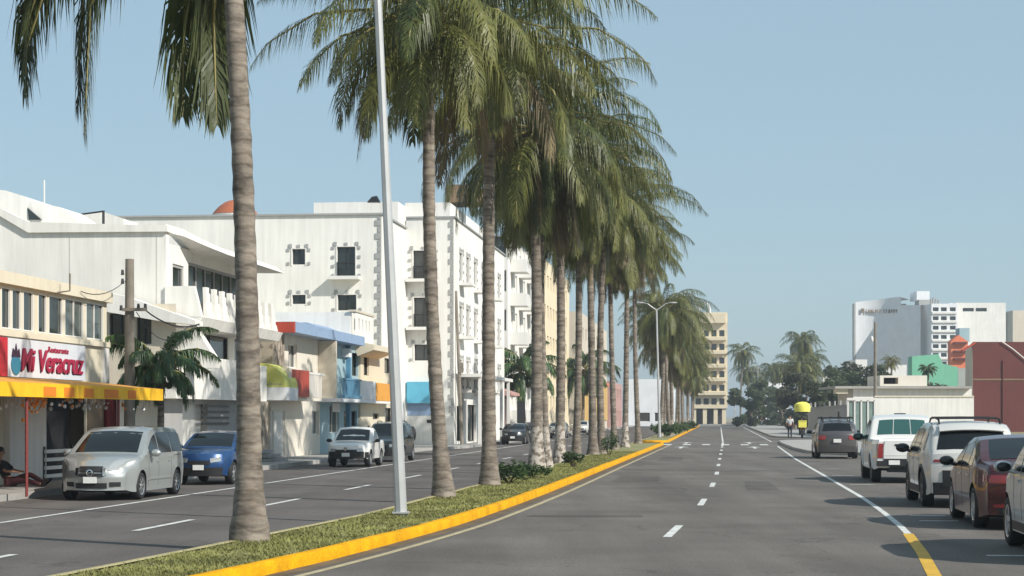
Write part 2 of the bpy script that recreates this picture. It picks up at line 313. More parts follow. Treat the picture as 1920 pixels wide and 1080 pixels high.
def stations(a, b, k=3.0): return [a + (b-a)*i/max(1, int((b-a)/k)) for i in range(max(1, int((b-a)/k))+1)]
def ribbon(mb, f0, f1, a, b, z, m=0, k=3.0):
    prev = None
    for s in stations(a, b, k):
        cur = (mb.vert(W(s, f0(s), z)), mb.vert(W(s, f1(s), z)))
        if prev: mb.face((prev[0], prev[1], cur[1], cur[0]), m)
        prev = cur
C_ = lambda v: (lambda s: v)
mb = MB(); mb.poly([(-2500,-600,-.012),(2500,-600,-.012),(2500,4500,-.012),(-2500,4500,-.012)]); struct(mb.build('ground', M['soil']), 'dry sandy ground reaching to the horizon', 'ground')
mb = MB(); ribbon(mb, med_r, C_(7.0), -25, 345, 0); mb.build('road', M['asphalt']); struct(COL.objects['road'], 'grey asphalt carriageway right of the palm median', 'road')
mb = MB(); ribbon(mb, C_(-15.0), med_l, -25, 345, -.004); struct(mb.build('far_road', M['asphalt_far']), 'darker asphalt carriageway left of the palm median', 'road')
mb = MB(); ribbon(mb, med_l, med_r, 112, 132, -.002); struct(mb.build('crossing_road', M['asphalt']), 'asphalt gap between the two medians', 'road')

def median(a, b, name, labels):
    st = stations(a, b, 2.5); kw = .15
    left = [(s, med_l(s)) for s in st]; right = [(s, med_r(s)) for s in st]
    def nose(s0, sgn):                             # rounded ends
        c = (med_l(s0)+med_r(s0))/2; r = (med_r(s0)-med_l(s0))/2
        return [(s0 + sgn*r*.9*math.sin(t), c + r*math.cos(t)) for t in [math.pi*k/8 for k in range(1,8)]]
    loop = right + nose(b, 1) + left[::-1] + nose(a, -1)[::-1]
    k = len(loop); pts = [Vector((p[1], p[0])) for p in loop]; inn = []
    for i in range(k):
        d = (pts[(i+1)%k]-pts[i-1]).normalized(); nr = Vector((-d.y, d.x)); inn.append(pts[i]+nr*kw)
    mb = MB(); rb = random.Random(3)
    ring = [[], [], [], []]
    for i in range(k):
        s, t = pts[i].y, pts[i].x; w = rb.uniform(-.008,.008)
        ring[0].append(mb.vert(W(s,t,-.02))); ring[1].append(mb.vert(W(s+0, t*.98+.02*inn[i].x, .128+w)))
        ring[2].append(mb.vert(W(inn[i].y*.2+s*.8, inn[i].x*.2+t*.8, .152+w))); ring[3].append(mb.vert(W(inn[i].y, inn[i].x, .148+w)))
    for i in range(k):
        j = (i+1) % k; isleft = len(st)+7 <= i < 2*len(st)+7
        for q in range(3): mb.face((ring[q][i], ring[q][j], ring[q+1][j], ring[q+1][i]), 1 if isleft else 0)
    struct(mb.build('median_kerb', [M['kerb_yellow'], M['kerb_pale']], smooth=50), labels, 'kerb')
    mb = MB()
    ribbon(mb, lambda s: med_l(s)+.12, lambda s: med_r(s)-.12, a, b, .125)
    struct(mb.build('median_lawn', M['lawn']), 'strip of lawn inside the median kerb', 'lawn')
median(-25, 116, 'm', 'tall bright yellow kerb round the nearer palm median'); median(128, 330, 'm', 'yellow kerb round the farther palm median')

# grass blades on the nearer median
mb = MB(); rg = random.Random(5)
for i in range(70000):
    s = 14 + 74*rg.random()**1.6; t0, t1 = med_l(s)+.14, med_r(s)-.16; t = t0 + (t1-t0)*rg.random()
    dens = .5+.5*math.sin(s*1.7+2.1*math.sin(t*2.3))*math.sin(t*3.1+s*.6)
    if rg.random() > .35+.65*dens: continue
    p = W(s, t, .122); a = rg.uniform(0, 6.28); h = rg.uniform(.018,.042)*(1+.6*dens); w = rg.uniform(.008,.016)*(1+s/45); le = Vector((rg.gauss(0,.03), rg.gauss(0,.03), h))
    d = Vector((math.cos(a), math.sin(a), 0))*w
    mb.poly([p-d, p+d, p+le])
g = rootmesh('grass', 'short green and yellowed grass covering the palm median', 'grass', mb, M['grass_blade'], fix=False, kind='stuff')

# pavements
mb = MB()
def slab(mb, pts, z0, z1, m=0): mb.prism([W(s,t,z0) for s,t in pts], zz*(z1-z0), m)
slab(mb, [(-25,-19.5),(345,-19.5),(345,-13.9),(104,-13.9),(100,-14.3),(96,-15.0),(-25,-15.0)], -.02, .14)
struct(mb.build('left_pavement', M['concrete']), 'pale concrete pavement in front of the shops', 'pavement')
mb = MB()
slab(mb, [(-25,6.6),(86,6.6),(88.5,5.2),(91,4.35),(100,4.05),(118,4.0),(128,4.15),(131,4.8),(132.5,6.2),(133,9.2),(-25,9.2)], -.02, .14)
struct(mb.build('right_pavement', M['concrete']), 'concrete pavement with a rounded corner beside the parked cars', 'pavement')
mb = MB()
slab(mb, [(150,9.4),(152,6.4),(156,4.9),(165,4.6),(330,4.9),(330,10.2),(150,10.2)], -.02, .13)
struct(mb.build('far_pavement', M['concrete']), 'farther stretch of pavement beyond the side road', 'pavement')
mb = MB(); mb.poly([W(131,6,-.003), W(152,6,-.003), W(152,60,-.003), W(131,60,-.003)]); struct(mb.build('side_road', M['asphalt']), 'side road between the two pavements', 'road')
mb = MB(); slab(mb, [(352,-9),(352,14),(353.5,14),(353.5,-9)], -.02, .16); slab(mb, [(353.5,-9),(353.5,14),(375,14),(375,-9)], -.02, .12); struct(mb.build('traffic_island', M['concrete']), 'pale kerb of the island at the end of the road', 'kerb')
mb = MB(); mb.poly([W(345,-40,-.004), W(460,-40,-.004), W(460,60,-.004), W(345,60,-.004)]); struct(mb.build('end_road', M['asphalt_far']), 'asphalt of the junction at the end of the avenue', 'road')

# painted markings
def line(mb, f, a, b, w, z=.0045, m=0, k=2.0): ribbon(mb, lambda s: f(s)-w/2, lambda s: f(s)+w/2, a, b, z, m, k)
mb = MB()
s = 17.9
while s < 112: line(mb, lane_c, s, s+3.0, .13); s += 9.9
line(mb, lane_c, 112, 128, .14); line(mb, lane_c, 131, 300, .12)
line(mb, edge_r, 29, 112, .11); line(mb, edge_r, 131, 300, .11)
for s in (24.5, 32.5, 34.2, 41.5, 49.5, 57, 64, 72): mb.poly([W(s,3.45,.005), W(s,4.1,.005), W(s+.16,4.1,.005), W(s+.16,3.45,.005)])
for sc in (lambda s: -2.05, lambda s: 2.1):        # lane arrows
    for a in (104, 122):
        c = sc(a); mb.poly([W(a,c-.09,.005), W(a,c+.09,.005), W(a+4.0,c+.09,.005), W(a+4.0,c-.09,.005)]); mb.poly([W(a+4.0,c-.45,.005), W(a+4.0,c+.45,.005), W(a+6.2,c,.005)])
for k in range(6):
    c = -3.1+k*1.2; mb.poly([W(116,c-.25,.006), W(116,c+.25,.006), W(119.5,c+.25,.006), W(119.5,c-.25,.006)])
struct(mb.build('lane_markings', M['line_white']), 'worn white lane dashes, edge line and arrows', 'road marking')
mb = MB(); line(mb, edge_r, 0, 29, .16); struct(mb.build('yellow_line', M['line_yellow']), 'yellow stretch of the edge line curving into the parking strip', 'road marking')
mb = MB(); line(mb, lambda s: med_r(s)+.40, -10, 116, .11); struct(mb.build('kerb_line', M['line_cream']), 'faded cream line beside the yellow kerb', 'road marking')
mb = MB(); s = 20.2
while s < 190: line(mb, lambda s: -9.15+.003*s, s, s+3.2, .13); s += 8.2
line(mb, C_(-12.0), 15, 200, .12)
struct(mb.build('far_lane_markings', M['line_white']), 'white dashes and edge line on the far carriageway', 'road marking')
mb = MB(); ribbon(mb, lambda s: med_r(s)-.01, lambda s: med_r(s)+.24, -20, 116, .0032); struct(mb.build('gutter', M['gutter']), 'brown dirt collected along the foot of the yellow kerb', 'gutter')
# dark gutter stain and tyre-worn patches laid as thin repairs in the asphalt
M['patch'] = asphalt('asphalt_patch', (.088,.077,.068), (.122,.108,.096))
mb = MB()
for (a,b,c,d) in ((33.2,34.0,-3.4,-1.3),(51,56,-2.9,-1.6),(62,63.2,-3.2,.0),(46,52,.7,1.5),(75,83,-2.4,-1.4),(92,93.5,-3.0,3.0)):
    mb.poly([W(a,c,.0035), W(a+.1,d,.0035), W(b,d-.08,.0035), W(b-.15,c+.05,.0035)])
struct(mb.build('asphalt_patches', M['patch']), 'darker repaired patches in the asphalt', 'road patch')

# ---------------------------------------------------------------- palms
def frond(mb, org, az, e0, bend, L, rnd, m=0, nl=90, lmax=.95, lw=.024, mr=3, droop=1.0, tip=.22):
    """A pinnate frond: thin arching rachis with drooping leaflets on both sides."""
    seg = 14; p = Vector(org); pts = [p.copy()]; dirs = []
    sw = rnd.uniform(-.45,.45)
    for i in range(seg):
        s = (i+.5)/seg; e = max(e0 - bend*s**1.25, R(-86)); a = az + sw*s*s
        d = Vector((math.cos(e)*math.cos(a), math.cos(e)*math.sin(a), math.sin(e))); dirs.append(d)
        p = p + d*(L/seg); pts.append(p.copy())
    mb.tube([pts[0], pts[4], pts[8], pts[12], pts[14]], [.046,.034,.024,.013,.005], 4, mr, False)
    for i in range(nl):
        s = .13 + .87*(i/(nl-1)); f = s*seg; k = min(int(f), seg-1); q = pts[k].lerp(pts[k+1], f-k); d = dirs[k]
        side = d.cross(zz);  side = side.normalized() if side.length > .08 else Vector((-math.sin(az), math.cos(az), 0))
        up = side.cross(d).normalized()
        prof = (math.sin(math.pi*min(1, s*.86+.12)))**.6*(1-tip*s*s)
        for sg in (-1, 1):
            l = lmax*prof*rnd.uniform(.75,1.2)*(1.0 if rnd.random() > .12 else .45)
            d1 = (side*sg*rnd.uniform(.5,1.0) + d*rnd.uniform(.45,.9) + up*rnd.uniform(-.2,.25) - zz*rnd.uniform(.25,.6)*droop).normalized()
            d2 = (d1*rnd.uniform(.15,.6) + d*rnd.uniform(-.1,.25) - zz*rnd.uniform(.8,1.9)*droop).normalized()
            wv = d1.cross(up).normalized()*lw*rnd.uniform(.75,1.2)
            a0 = q; a1 = q + d1*l*.38; a2 = a1 + d2*l*.66
            i0 = mb.vert(a0-wv*.4); i1 = mb.vert(a0+wv*.4); i2 = mb.vert(a1+wv*.55); i3 = mb.vert(a1-wv*.55); i4 = mb.vert(a2)
            mb.face((i0,i1,i2,i3), m); mb.face((i3,i2,i4), m)
CROWN_M = [M['frond_green'], M['frond_olive'], M['frond_dry'], M['rachis'], M['frond_lush']]
def crown_mesh(name, seed, n_=30, L=4.4, fat=1.0, lush=False, extra=(), wind=0.0, nl=96, low=-100, skip=None):
    rnd = random.Random(seed); mb = MB(); ga = 2.39996
    for i in range(n_):
        f = i/(n_-1); az = i*ga + rnd.uniform(-.25,.25); e0 = R(70 - (70-low)*.72*f**.85 + rnd.uniform(-10,10)); bend = R(rnd.uniform(70,105) + 18*(1-f))
        if skip and skip(az, f): continue
        l = L*rnd.uniform(.82,1.1)*(.72+.28*math.sin(math.pi*min(1, f+.25)))
        m = 4 if lush else (0 if f < .34 else 1)
        if not lush and rnd.random() < .25: m = 1-m if m < 2 else m
        if not lush and f > .88: m = 2 if rnd.random() < .55 else 1
        az2 = az + wind*math.sin(az)
        frond(mb, (.12*math.cos(az), .12*math.sin(az), .35-.5*f), az2, e0, bend, l, rnd, m, nl, (1.15 if fat == 1 else 1.2)*L/4.4, .023*fat*(1.2 if lush else 1))
    for (az, e0, bend, l) in extra: frond(mb, (.1*math.cos(az), .1*math.sin(az), .1), az, R(e0), R(bend), l, rnd, 0, 130, 1.15, .034, tip=.15)
    for i in range(9):                               # coconuts and dry spathes at the heart
        a = rnd.uniform(0,6.28); r = rnd.uniform(.16,.3); mb.ball((r*math.cos(a), r*math.sin(a), -.25-rnd.random()*.25), .11, 1 if rnd.random() < .5 else 2, 8, 5)
    for i in range(12):
        a = rnd.uniform(0,6.28); c = Vector((math.cos(a), math.sin(a), 0)); mb.tube([c*.1+zz*.1, c*.5-zz*.1, c*.8-zz*.75], [.02,.014,.006], 3, 2, False)
    return mb.mesh(name, CROWN_M, fix=False)
CROWNS = [crown_mesh('crown', 11+k, 50 if k > 1 else 42, 4.35+.15*(k % 3), low=-100 if k > 1 else -52) for k in range(6)]
CROWN_FAR = [crown_mesh('crown', 31+k, 38, 4.1, 1.9, nl=46) for k in range(3)]
CROWN_SMALL = [crown_mesh('crown', 51+k, 28, 2.1, 1.2, True, nl=70, low=-50) for k in range(2)]
def palm(base, top, label, crown, group, scale=1.0, r=.17, white=False, spin=None, name='coconut_palm', foot=1.0, seed=0, cat='palm tree', bow=None):
    rnd = random.Random(seed*31+5); root = thing(name, label, cat, group, base)
    h = top - base; mb = MB(); ctr = []; rad = []; N = max(14, int(h.z/.17)) if h.z*FPX/max(base.y,1) > 150 else 12
    bow = bow or Vector((rnd.uniform(-.16,.16), rnd.uniform(-.1,.1), 0))
    for i in range(N+1):
        f = i/N; p = h*f + bow*math.sin(math.pi*f); p.z = h.z*f - .05*(i == 0); ctr.append(p)
        rr = r*(1 - .30*f)*(1+.055*(i % 2))*rnd.uniform(.965,1.035)
        rad.append(rr*(1 + foot*.72*math.exp(-f*h.z/.45)))
    mb.tube(ctr, rad, 14, 0)
    mb.build('trunk', M['palm_bark_white'] if white else M['palm_bark'], root, smooth=60)
    c = part('crown', crown, root); c.location = h; c.rotation_euler = (rnd.uniform(-.06,.06), rnd.uniform(-.06,.06), rnd.uniform(0,6.28) if spin is None else spin); c.scale = (scale,)*3
    return root
def P2(bx, by, tx, ty, z0=.15):                     # base and crown from photo pixels, crown straight above its base depth
    b = G(bx, by, z0); return b, Vector(((tx-CX)*b.y/FPX, b.y, HC+(YH-ty)*b.y/FPX))
# nearest palm: its own crown, the hanging fronds the photo shows at the top edge
own = crown_mesh('crown', 77, 22, 4.4, skip=lambda az, f: f > .12, nl=70,
    extra=((R(188),10,190,4.1),(R(182),22,200,4.0),(R(110),0,150,3.3),(R(172),24,140,4.5),(R(170),32,150,4.5),(R(118),10,150,3.5),(R(104),8,112,3.2),(R(200),60,110,4.6),(R(20),58,70,4.4),(R(-20),62,60,4.2),(R(60),60,70,4.4),(R(300),62,65,4.4),(R(330),70,60,4.4)))
GP = 'coconut palms in the median'
b, t = P2(468,1012,431,-130); palm(b, t, 'nearest coconut palm, thick ringed trunk leaning slightly, its crown above the frame', own, GP, 1, .165, spin=0, seed=1, bow=Vector((.07,0,0)))
PAL = [(832,930,806,60,'slender palm just beyond the near white lamp post',.155,False),(918,908,921,110,'palm with a pale grey trunk beside the green shrub in the median',.17,False),
 (1006,880,1003,250,'palm with a broad whitewashed foot, shrubs growing round it',.19,True),(1026,876,1018,290,'thin palm pressed against the broad whitewashed foot',.13,True),
 (1049,868,1046,305,'palm with the brightest whitewashed trunk foot',.17,True),(1080,858,1082,365,'first palm after the brightest whitewashed one',.15,False),
 (1112,852,1104,380,'second palm after the brightest whitewashed one',.17,False),(1128,851,1136,407,'third palm after the brightest whitewashed one, beside a dark shrub',.16,False),
 (1152,842,1143,440,'fourth palm after the brightest whitewashed one, leaning left',.15,False),(1172,838,1176,460,'fifth palm after the brightest whitewashed one',.16,True),
 (1197,831,1190,490,'last palm before the far double-armed street lamp',.16,False)]
for i, (bx,by,tx,ty,lab,r,wh) in enumerate(PAL):
    b, t = P2(bx,by,tx,ty); palm(b, t, lab, CROWNS[i % 6 if i < 9 else i % 2], GP, (.93, 1.0, 1.06, 1.0, 1.06, 1.0, .92, 1.05, .96, .86, .84)[i], r, wh, seed=i+2)
FARP = [(150,-4.5,10.0),(155,-3.9,9.0),(161,-4.6,10.4),(166,-4.0,8.2),(178,-4.3,9.3),(190,-3.8,7.8),(203,-4.4,8.8),(217,-3.9,7.6),(232,-4.2,8.6),(249,-3.8,7.4),(268,-4.1,8.2),(288,-3.8,7.4),(308,-4.0,7.6)]
ORD = ['first','second','third','fourth','fifth','sixth','seventh','eighth','ninth','tenth','eleventh','twelfth','thirteenth']
for i, (s,t,h) in enumerate(FARP):
    b = W(s,t,.15); rr = random.Random(i); palm(b, b+Vector((rr.uniform(-.5,.5),0,h)), ORD[i]+' coconut palm beyond the far street lamp in the median', CROWNS[(i*5+2) % 6] if i < 6 else CROWN_FAR[i % 3], GP, 1.0, .16, i % 3 == 0, seed=40+i)
# young palms on the left pavement
def at(t, x, z): s = Sx(t, x); return W(s, t, z)
b = at(-16.0,296,.14); palm(b, b+Vector((.05,0,3.0)), 'young lush palm beside the utility pole at the restaurant', CROWN_SMALL[0], None, 1.0, .11, name='young_palm', spin=.6, foot=.4, seed=90)
b = at(-14.7,985,.14); palm(b, b+Vector((-.2,0,5.0)), 'bushy palm on the left pavement by the black totem', CROWN_SMALL[1], 'palms on the left pavement', 2.0, .2, name='pavement_palm', seed=91)
b = at(-14.7,1092,.14); palm(b, b+Vector((0,0,6.6)), 'bushy palm on the left pavement seen between median trunks', CROWN_SMALL[0], 'palms on the left pavement', 2.3, .2, name='pavement_palm', seed=92, spin=2)

# ---------------------------------------------------------------- shrubs and broadleaf trees
def leafmass(mb, rnd, clusters, n_, size, flat=.5):
    for i in range(n_):
        c, r = clusters[rnd.randrange(len(clusters))]
        d = Vector((rnd.gauss(0,1), rnd.gauss(0,1), rnd.gauss(0,1))).normalized()*(rnd.random()**.4); p = Vector(c) + Vector((d.x*r[0], d.y*r[1], d.z*r[2]))
        a = Vector((rnd.gauss(0,1), rnd.gauss(0,1), rnd.gauss(0,flat))).normalized(); b_ = a.cross(Vector((rnd.gauss(0,1), rnd.gauss(0,1), rnd.gauss(0,1)))).normalized()
        sz = size*rnd.uniform(.6,1.3); mb.poly([p-a*sz, p+b_*sz*.45, p+a*sz, p-b_*sz*.45])
def shrub(p, r, h, label, seed, n_=420, size=.06, mt='bush_leaf', group=None):
    rnd = random.Random(seed); root = thing('shrub', label, 'shrub', group, p)
    cl = [((rnd.uniform(-r,r)*.7, rnd.uniform(-r,r)*.7, h*rnd.uniform(.3,.8)), (r*.45, r*.45, h*.32)) for _ in range(9)]
    mb = MB(); leafmass(mb, rnd, cl, n_, size); mb.build('foliage', M[mt], root, fix=False)
    mb = MB()
    for c, _ in cl: mb.tube([(c[0]*.2, c[1]*.2, -.02), (c[0]*.7, c[1]*.7, c[2]*.6), c], [.015,.01,.005], 5)
    mb.build('stem', M['bush_bark'], root)
def broadleaf(p, h, w, label, seed, n_=2600, size=.34, mt='tree_leaf', trunk=.22, group=None, low=.3, name='broadleaf_tree'):
    rnd = random.Random(seed); root = thing(name, label, 'tree', group, p); cl = []
    for k in range(20):
        a = rnd.uniform(0,6.28); q = math.sqrt(rnd.random()); zf = low + (1-low)*rnd.random()
        rr = w*.5*q*(1.05-.55*abs((zf-low)/(1-low)-.35)); cl.append(((rr*math.cos(a), rr*math.sin(a), h*(zf*.86)), (w*rnd.uniform(.11,.2), w*rnd.uniform(.11,.2), h*rnd.uniform(.07,.13))))
    mb = MB(); leafmass(mb, rnd, cl, n_, size); mb.build('crown', M[mt], root, fix=False)
    mb = MB(); mb.tube([(0,0,-.1),(w*.01,0,h*.2),(-w*.015,0,h*.42)], [trunk*1.3,trunk,trunk*.7], 10)
    for k in range(8):
        c = Vector(cl[k][0]); mb.tube([(0,0,h*(.2+.02*k)), c*.45+zz*h*.18, c], [trunk*.5,trunk*.3,trunk*.08], 6)
    mb.build('trunk', M['bush_bark'], root, smooth=60)
shrub(G(955,902,.19), .55, .5, 'low leafy shrub in the median between two pale trunks', 1, 800, .055)
shrub(G(1000,893,.19), .5, .35, 'flowering ground shrub at the broad whitewashed palm foot', 2, 420)
shrub(G(1077,873,.19), .4, .45, 'small round dark shrub beyond the brightest whitewashed palm', 3)
shrub(G(1142,852,.19), .4, .9, 'tall dark shrub standing among the median trunks', 4)
for i, (s, t) in enumerate(((146,-4.2),(158,-3.9),(170,-4.2),(185,-3.8),(200,-4.0),(220,-3.7))):
    shrub(W(s,t,.19), 1.3, 1.0, ORD[i]+' leafy shrub in the planted bed of the farther median', 10+i, 420, .16, group='shrubs in the farther median bed')

# ---------------------------------------------------------------- sea haze
hm = bpy.data.materials.new('sea_haze'); hm.use_nodes = True; hn = hm.node_tree; hn.nodes.remove(hn.nodes['Principled BSDF'])
pv = hn.nodes.new('ShaderNodeVolumePrincipled'); pv.inputs['Color'].default_value = (.80,.88,.95,1); pv.inputs['Density'].default_value = .00045; pv.inputs['Anisotropy'].default_value = .2
hn.links.new(pv.outputs[0], hn.nodes['Material Output'].inputs['Volume'])
mb = MB(); mb.box((-2600,-650,-1.2),(2600,4600,45)); hz_ = mb.build('haze', hm); hz_['kind'] = 'stuff'; hz_['label'] = 'pale sea haze over the whole avenue'; hz_['category'] = 'haze'
# ---------------------------------------------------------------- buildings
def facade(mb, O, U, N, a0, a1, z0, z1, holes, depth=.18, m=0):
    xs = sorted({a0, a1, *[h[0] for h in holes], *[h[1] for h in holes]}); zs = sorted({z0, z1, *[h[2] for h in holes], *[h[3] for h in holes]})
    P = lambda a, z, d=0: O + U*a + zz*z + N*d
    for x0, x1 in zip(xs[:-1], xs[1:]):
        for q0, q1 in zip(zs[:-1], zs[1:]):
            cx, cz = (x0+x1)/2, (q0+q1)/2
            if any(h[0] < cx < h[1] and h[2] < cz < h[3] for h in holes): continue
            mb.poly([P(x0,q0), P(x1,q0), P(x1,q1), P(x0,q1)], m)
    for h in holes:
        c = [(h[0],h[2]),(h[1],h[2]),(h[1],h[3]),(h[0],h[3])]
        for (p, q) in zip(c, c[1:]+c[:1]): mb.poly([P(*p), P(*q), P(*q, -depth), P(*p, -depth)], m)
def window(parent, O, U, N, h, depth=.18, frame='frame_white', glass='glass', nx=1, nz=1, bar=.05, sill=0.0, inside=None):
    a0, a1, z0, z1 = h[:4]; mb = MB(); d0, d1 = -depth+.01, -depth+.06
    mb.obox(O,U,N,a0,a0+bar,z0,z1,d0,d1); mb.obox(O,U,N,a1-bar,a1,z0,z1,d0,d1)
    mb.obox(O,U,N,a0+bar,a1-bar,z0,z0+bar,d0,d1); mb.obox(O,U,N,a0+bar,a1-bar,z1-bar,z1,d0,d1)
    for k in range(1, nx): c = a0+(a1-a0)*k/nx; mb.obox(O,U,N,c-bar*.4,c+bar*.4,z0+bar,z1-bar,d0,d1-.01)
    for k in range(1, nz): c = z0+(z1-z0)*k/nz; mb.obox(O,U,N,a0+bar,a1-bar,c-bar*.4,c+bar*.4,d0,d1-.02)
    w = mb.build('window', M[frame], parent)
    mb = MB(); mb.obox(O,U,N,a0+.004,a1-.004,z0+.004,z1-.004,-depth-.03,-depth); mb.build('pane', M[glass], w)
    if sill: mb = MB(); mb.obox(O,U,N,a0-.12,a1+.12,z0-.10,z0-.004,-.02,sill); mb.build('sill', M[frame], w)
    return w
def block(parent, s0, s1, t0, t1, z0, z1, mt, front=(), near=(), right=False, depth=.18, cap=.0, name='wall', roofm=None):
    """A storeyed block: front is the face towards the avenue, near the face towards the camera."""
    mb = MB(); tf, tb = (t0, t1) if right else (t1, t0); N = -n if right else n
    O = W(0, tf, 0); facade(mb, O, u, N, s0, s1, z0, z1, front, depth)
    On = W(s0, 0, 0); facade(mb, On, n, -u, min(t0,t1), max(t0,t1), z0, z1, near, depth)
    P = lambda s, t, z: W(s, t, z)
    mb.poly([P(s1,t0,z0),P(s1,t1,z0),P(s1,t1,z1),P(s1,t0,z1)]); mb.poly([P(s0,tb,z0),P(s1,tb,z0),P(s1,tb,z1),P(s0,tb,z1)])
    mb.poly([P(s0,t0,z1),P(s1,t0,z1),P(s1,t1,z1),P(s0,t1,z1)], 0)
    mb.build(name, M[mt], parent, fix=False)
    return (O, u, N), (On, n, -u)
def solid(parent, name, mt, fn, *args):
    mb = MB(); fn(mb); return mb.build(name, M[mt], parent)
def hole_t(t, x0, x1, yt, yb):                        # pixel rectangle on a plane t -> (s0,s1,zb,zt)
    xm = (x0+x1)/2; return (Sx(t,x0), Sx(t,x1), Zt(t,xm,yb), Zt(t,xm,yt))
def hole_s(s, x0, x1, yt, yb): return (Tx(s,x0), Tx(s,x1), Zs(s,x0,yb), Zs(s,x0,yt))
def text(parent, name, body, size, O, U, N, mt, shear=0.0, bold=0.0, sx=1.0, depth=.02):
    cu = bpy.data.curves.new('txt', 'FONT'); cu.body = body; cu.size = size; cu.shear = shear; cu.offset = bold; cu.extrude = depth; cu.resolution_u = 3
    to = bpy.data.objects.new('txt', cu); COL.objects.link(to); dg = bpy.context.evaluated_depsgraph_get()
    me = bpy.data.meshes.new_from_object(to.evaluated_get(dg)); bpy.data.objects.remove(to); bpy.data.curves.remove(cu)
    mx = Matrix(((U.x*sx, 0, N.x, O.x), (U.y*sx, 0, N.y, O.y), (0, 1, 0, O.z), (0,0,0,1))); me.transform(mx)
    me.materials.clear(); me.materials.append(M[mt]); me.name = name
    return part(name, me, parent)

# --- restaurant
A = thing('restaurant', 'two storey cream restaurant with a row of upper windows and a yellow awning', 'restaurant', None, W(46,-17.2,0)); 
tA = -17.2; sA0, sA1 = 33.0, Sx(tA,200)
ups = [(-60,-2),(2,19),(22,39),(43,62),(71,87),(91,117),(121,156),(161,193)]
front = [(Sx(tA,a), Sx(tA,b), 3.92, 4.93) for a, b in ups]
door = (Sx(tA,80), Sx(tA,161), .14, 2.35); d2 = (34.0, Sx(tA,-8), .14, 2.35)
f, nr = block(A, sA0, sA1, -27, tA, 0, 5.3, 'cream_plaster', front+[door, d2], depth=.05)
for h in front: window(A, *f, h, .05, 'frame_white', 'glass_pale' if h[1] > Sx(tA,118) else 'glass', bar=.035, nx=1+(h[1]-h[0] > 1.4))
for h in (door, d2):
    solid(A, 'doorway', 'inside_shade', lambda mb: mb.obox(*f, h[0], h[1], .14, 2.35, -.55, -.5))  # back panel painted near black for the shade inside
def _b(mb):
    mb.sbox(sA0-.05, sA1+.08, tA-.1, tA+.16, 5.0, 5.3); mb.sbox(sA0, sA1+.06, tA-.05, tA+.10, 3.74, 3.88)
solid(A, 'cornice', 'cream_plaster', _b)
solid(A, 'pilaster', 'frame_white', lambda mb: mb.sbox(Sx(tA,191), sA1+.03, tA-.1, tA+.07, 2.2, 3.74))
for a, b in ((8,36),(40,77)): solid(A, 'column', 'hotel_plaster', lambda mb: mb.sbox(Sx(tA,a), Sx(tA,b), tA-.05, tA+.14, .14, 2.5))
solid(A, 'side_panel', 'brown_plaster', lambda mb: mb.sbox(Sx(tA,163), sA1, tA-.1, tA+.05, .14, 2.42))
solid(A, 'curtain', 'maroon_curtain', lambda mb: [mb.tube([W(sA1-.35+.16*k, tA+.14, .3), W(sA1-.35+.16*k, tA+.12, 2.4)], .075, 6) for k in range(5)])
rb = MB(); rb.tube([W(52.6,-17.0,5.3), W(52.6,-17.0,5.75)], .03, 6); rb.tube([W(46.9,-17.1,5.0), W(46.9,-16.7,5.05), W(46.9,-16.7,5.5)], .025, 6)
rb.build('roof_mast', M['pole_concrete'], A)
# awning
sa0, sa1, ta = 33.0, Sx(-14.35,304), -14.35
aw = thing('awning', 'long yellow and orange canvas awning over the restaurant pavement', 'awning', None, W(42,-15.8,2.2))
mb = MB(); prof = [(-17.04,2.74),(-15.9,2.66),(ta,2.5)]
for k in range(14):
    a, b = sa0+(sa1-sa0)*k/14, sa0+(sa1-sa0)*(k+1)/14
    for (p, q) in zip(prof[:-1], prof[1:]):
        sag = .03; mb.poly([W(a,p[0],p[1]), W(b,p[0],p[1]), W(b,q[0],q[1]), W(a,q[0],q[1])]); mb.poly([W(a,p[0],p[1]-.012), W(b,p[0],p[1]-.012), W(b,q[0],q[1]-.012), W(a,q[0],q[1]-.012)])
mb.build('canopy', M['orange_cloth'], aw, fix=False)
solid(aw, 'valance', 'yellow_cloth', lambda mb: mb.sbox(sa0, sa1, ta, ta+.025, 2.2, 2.5))
solid(aw, 'end_valance', 'yellow_cloth', lambda mb: mb.prism([W(sa1,ta-.002,2.2), W(sa1,-17.03,2.42), W(sa1,-17.03,2.74), W(sa1,ta-.002,2.5)], u*.02))
for a, b in ((82,105),(121,139),(158,176),(196,222),(240,255)): solid(aw, 'valance_patch', 'deep_orange', lambda mb: mb.sbox(Sx(ta+.03,a), Sx(ta+.03,b), ta+.027, ta+.037, 2.225, 2.43))
for a in (50, 222): solid(aw, 'post', 'red_pole', lambda mb: mb.tube([W(Sx(ta-.1,a), ta-.1, .1), W(Sx(ta-.1,a), ta-.1, 2.5)], .032, 8))
ga = thing('hanging_garland', 'strings of small white and orange ornaments hanging under the awning', 'garland', None, W(44,-15,2.2)); ms = MB(); balls = []; rg = random.Random(4)
for row, t in enumerate((-14.6,-15.2,-15.9)):
    for k in range(46):
        s = sa0+6.5+(sa1-sa0-6.8)*k/45; dz = rg.uniform(.1,.5); ms.tube([W(s,t,2.5), W(s,t,2.5-dz)], .004, 3)
        if rg.random() < .55: balls.append((W(s,t,2.47-dz), rg.uniform(.025,.05), 1 if (7 < k < 15 and row < 2) or rg.random() < .12 else 0))
for k in range(44): s = Sx(-14.8, rg.gauss(65,6)); balls.append((W(s, -14.8+rg.uniform(-.2,.2), 2.22-abs(rg.gauss(0,.2))), rg.uniform(.018,.045), 1))
ms.build('string', M['wire'], ga); bms = []
for k in (0, 1): q = MB(); q.ball((0,0,0), 1, 0, 8, 6); bms.append(q.mesh('ornament', M[('garland','garland_orange')[k]], 80))
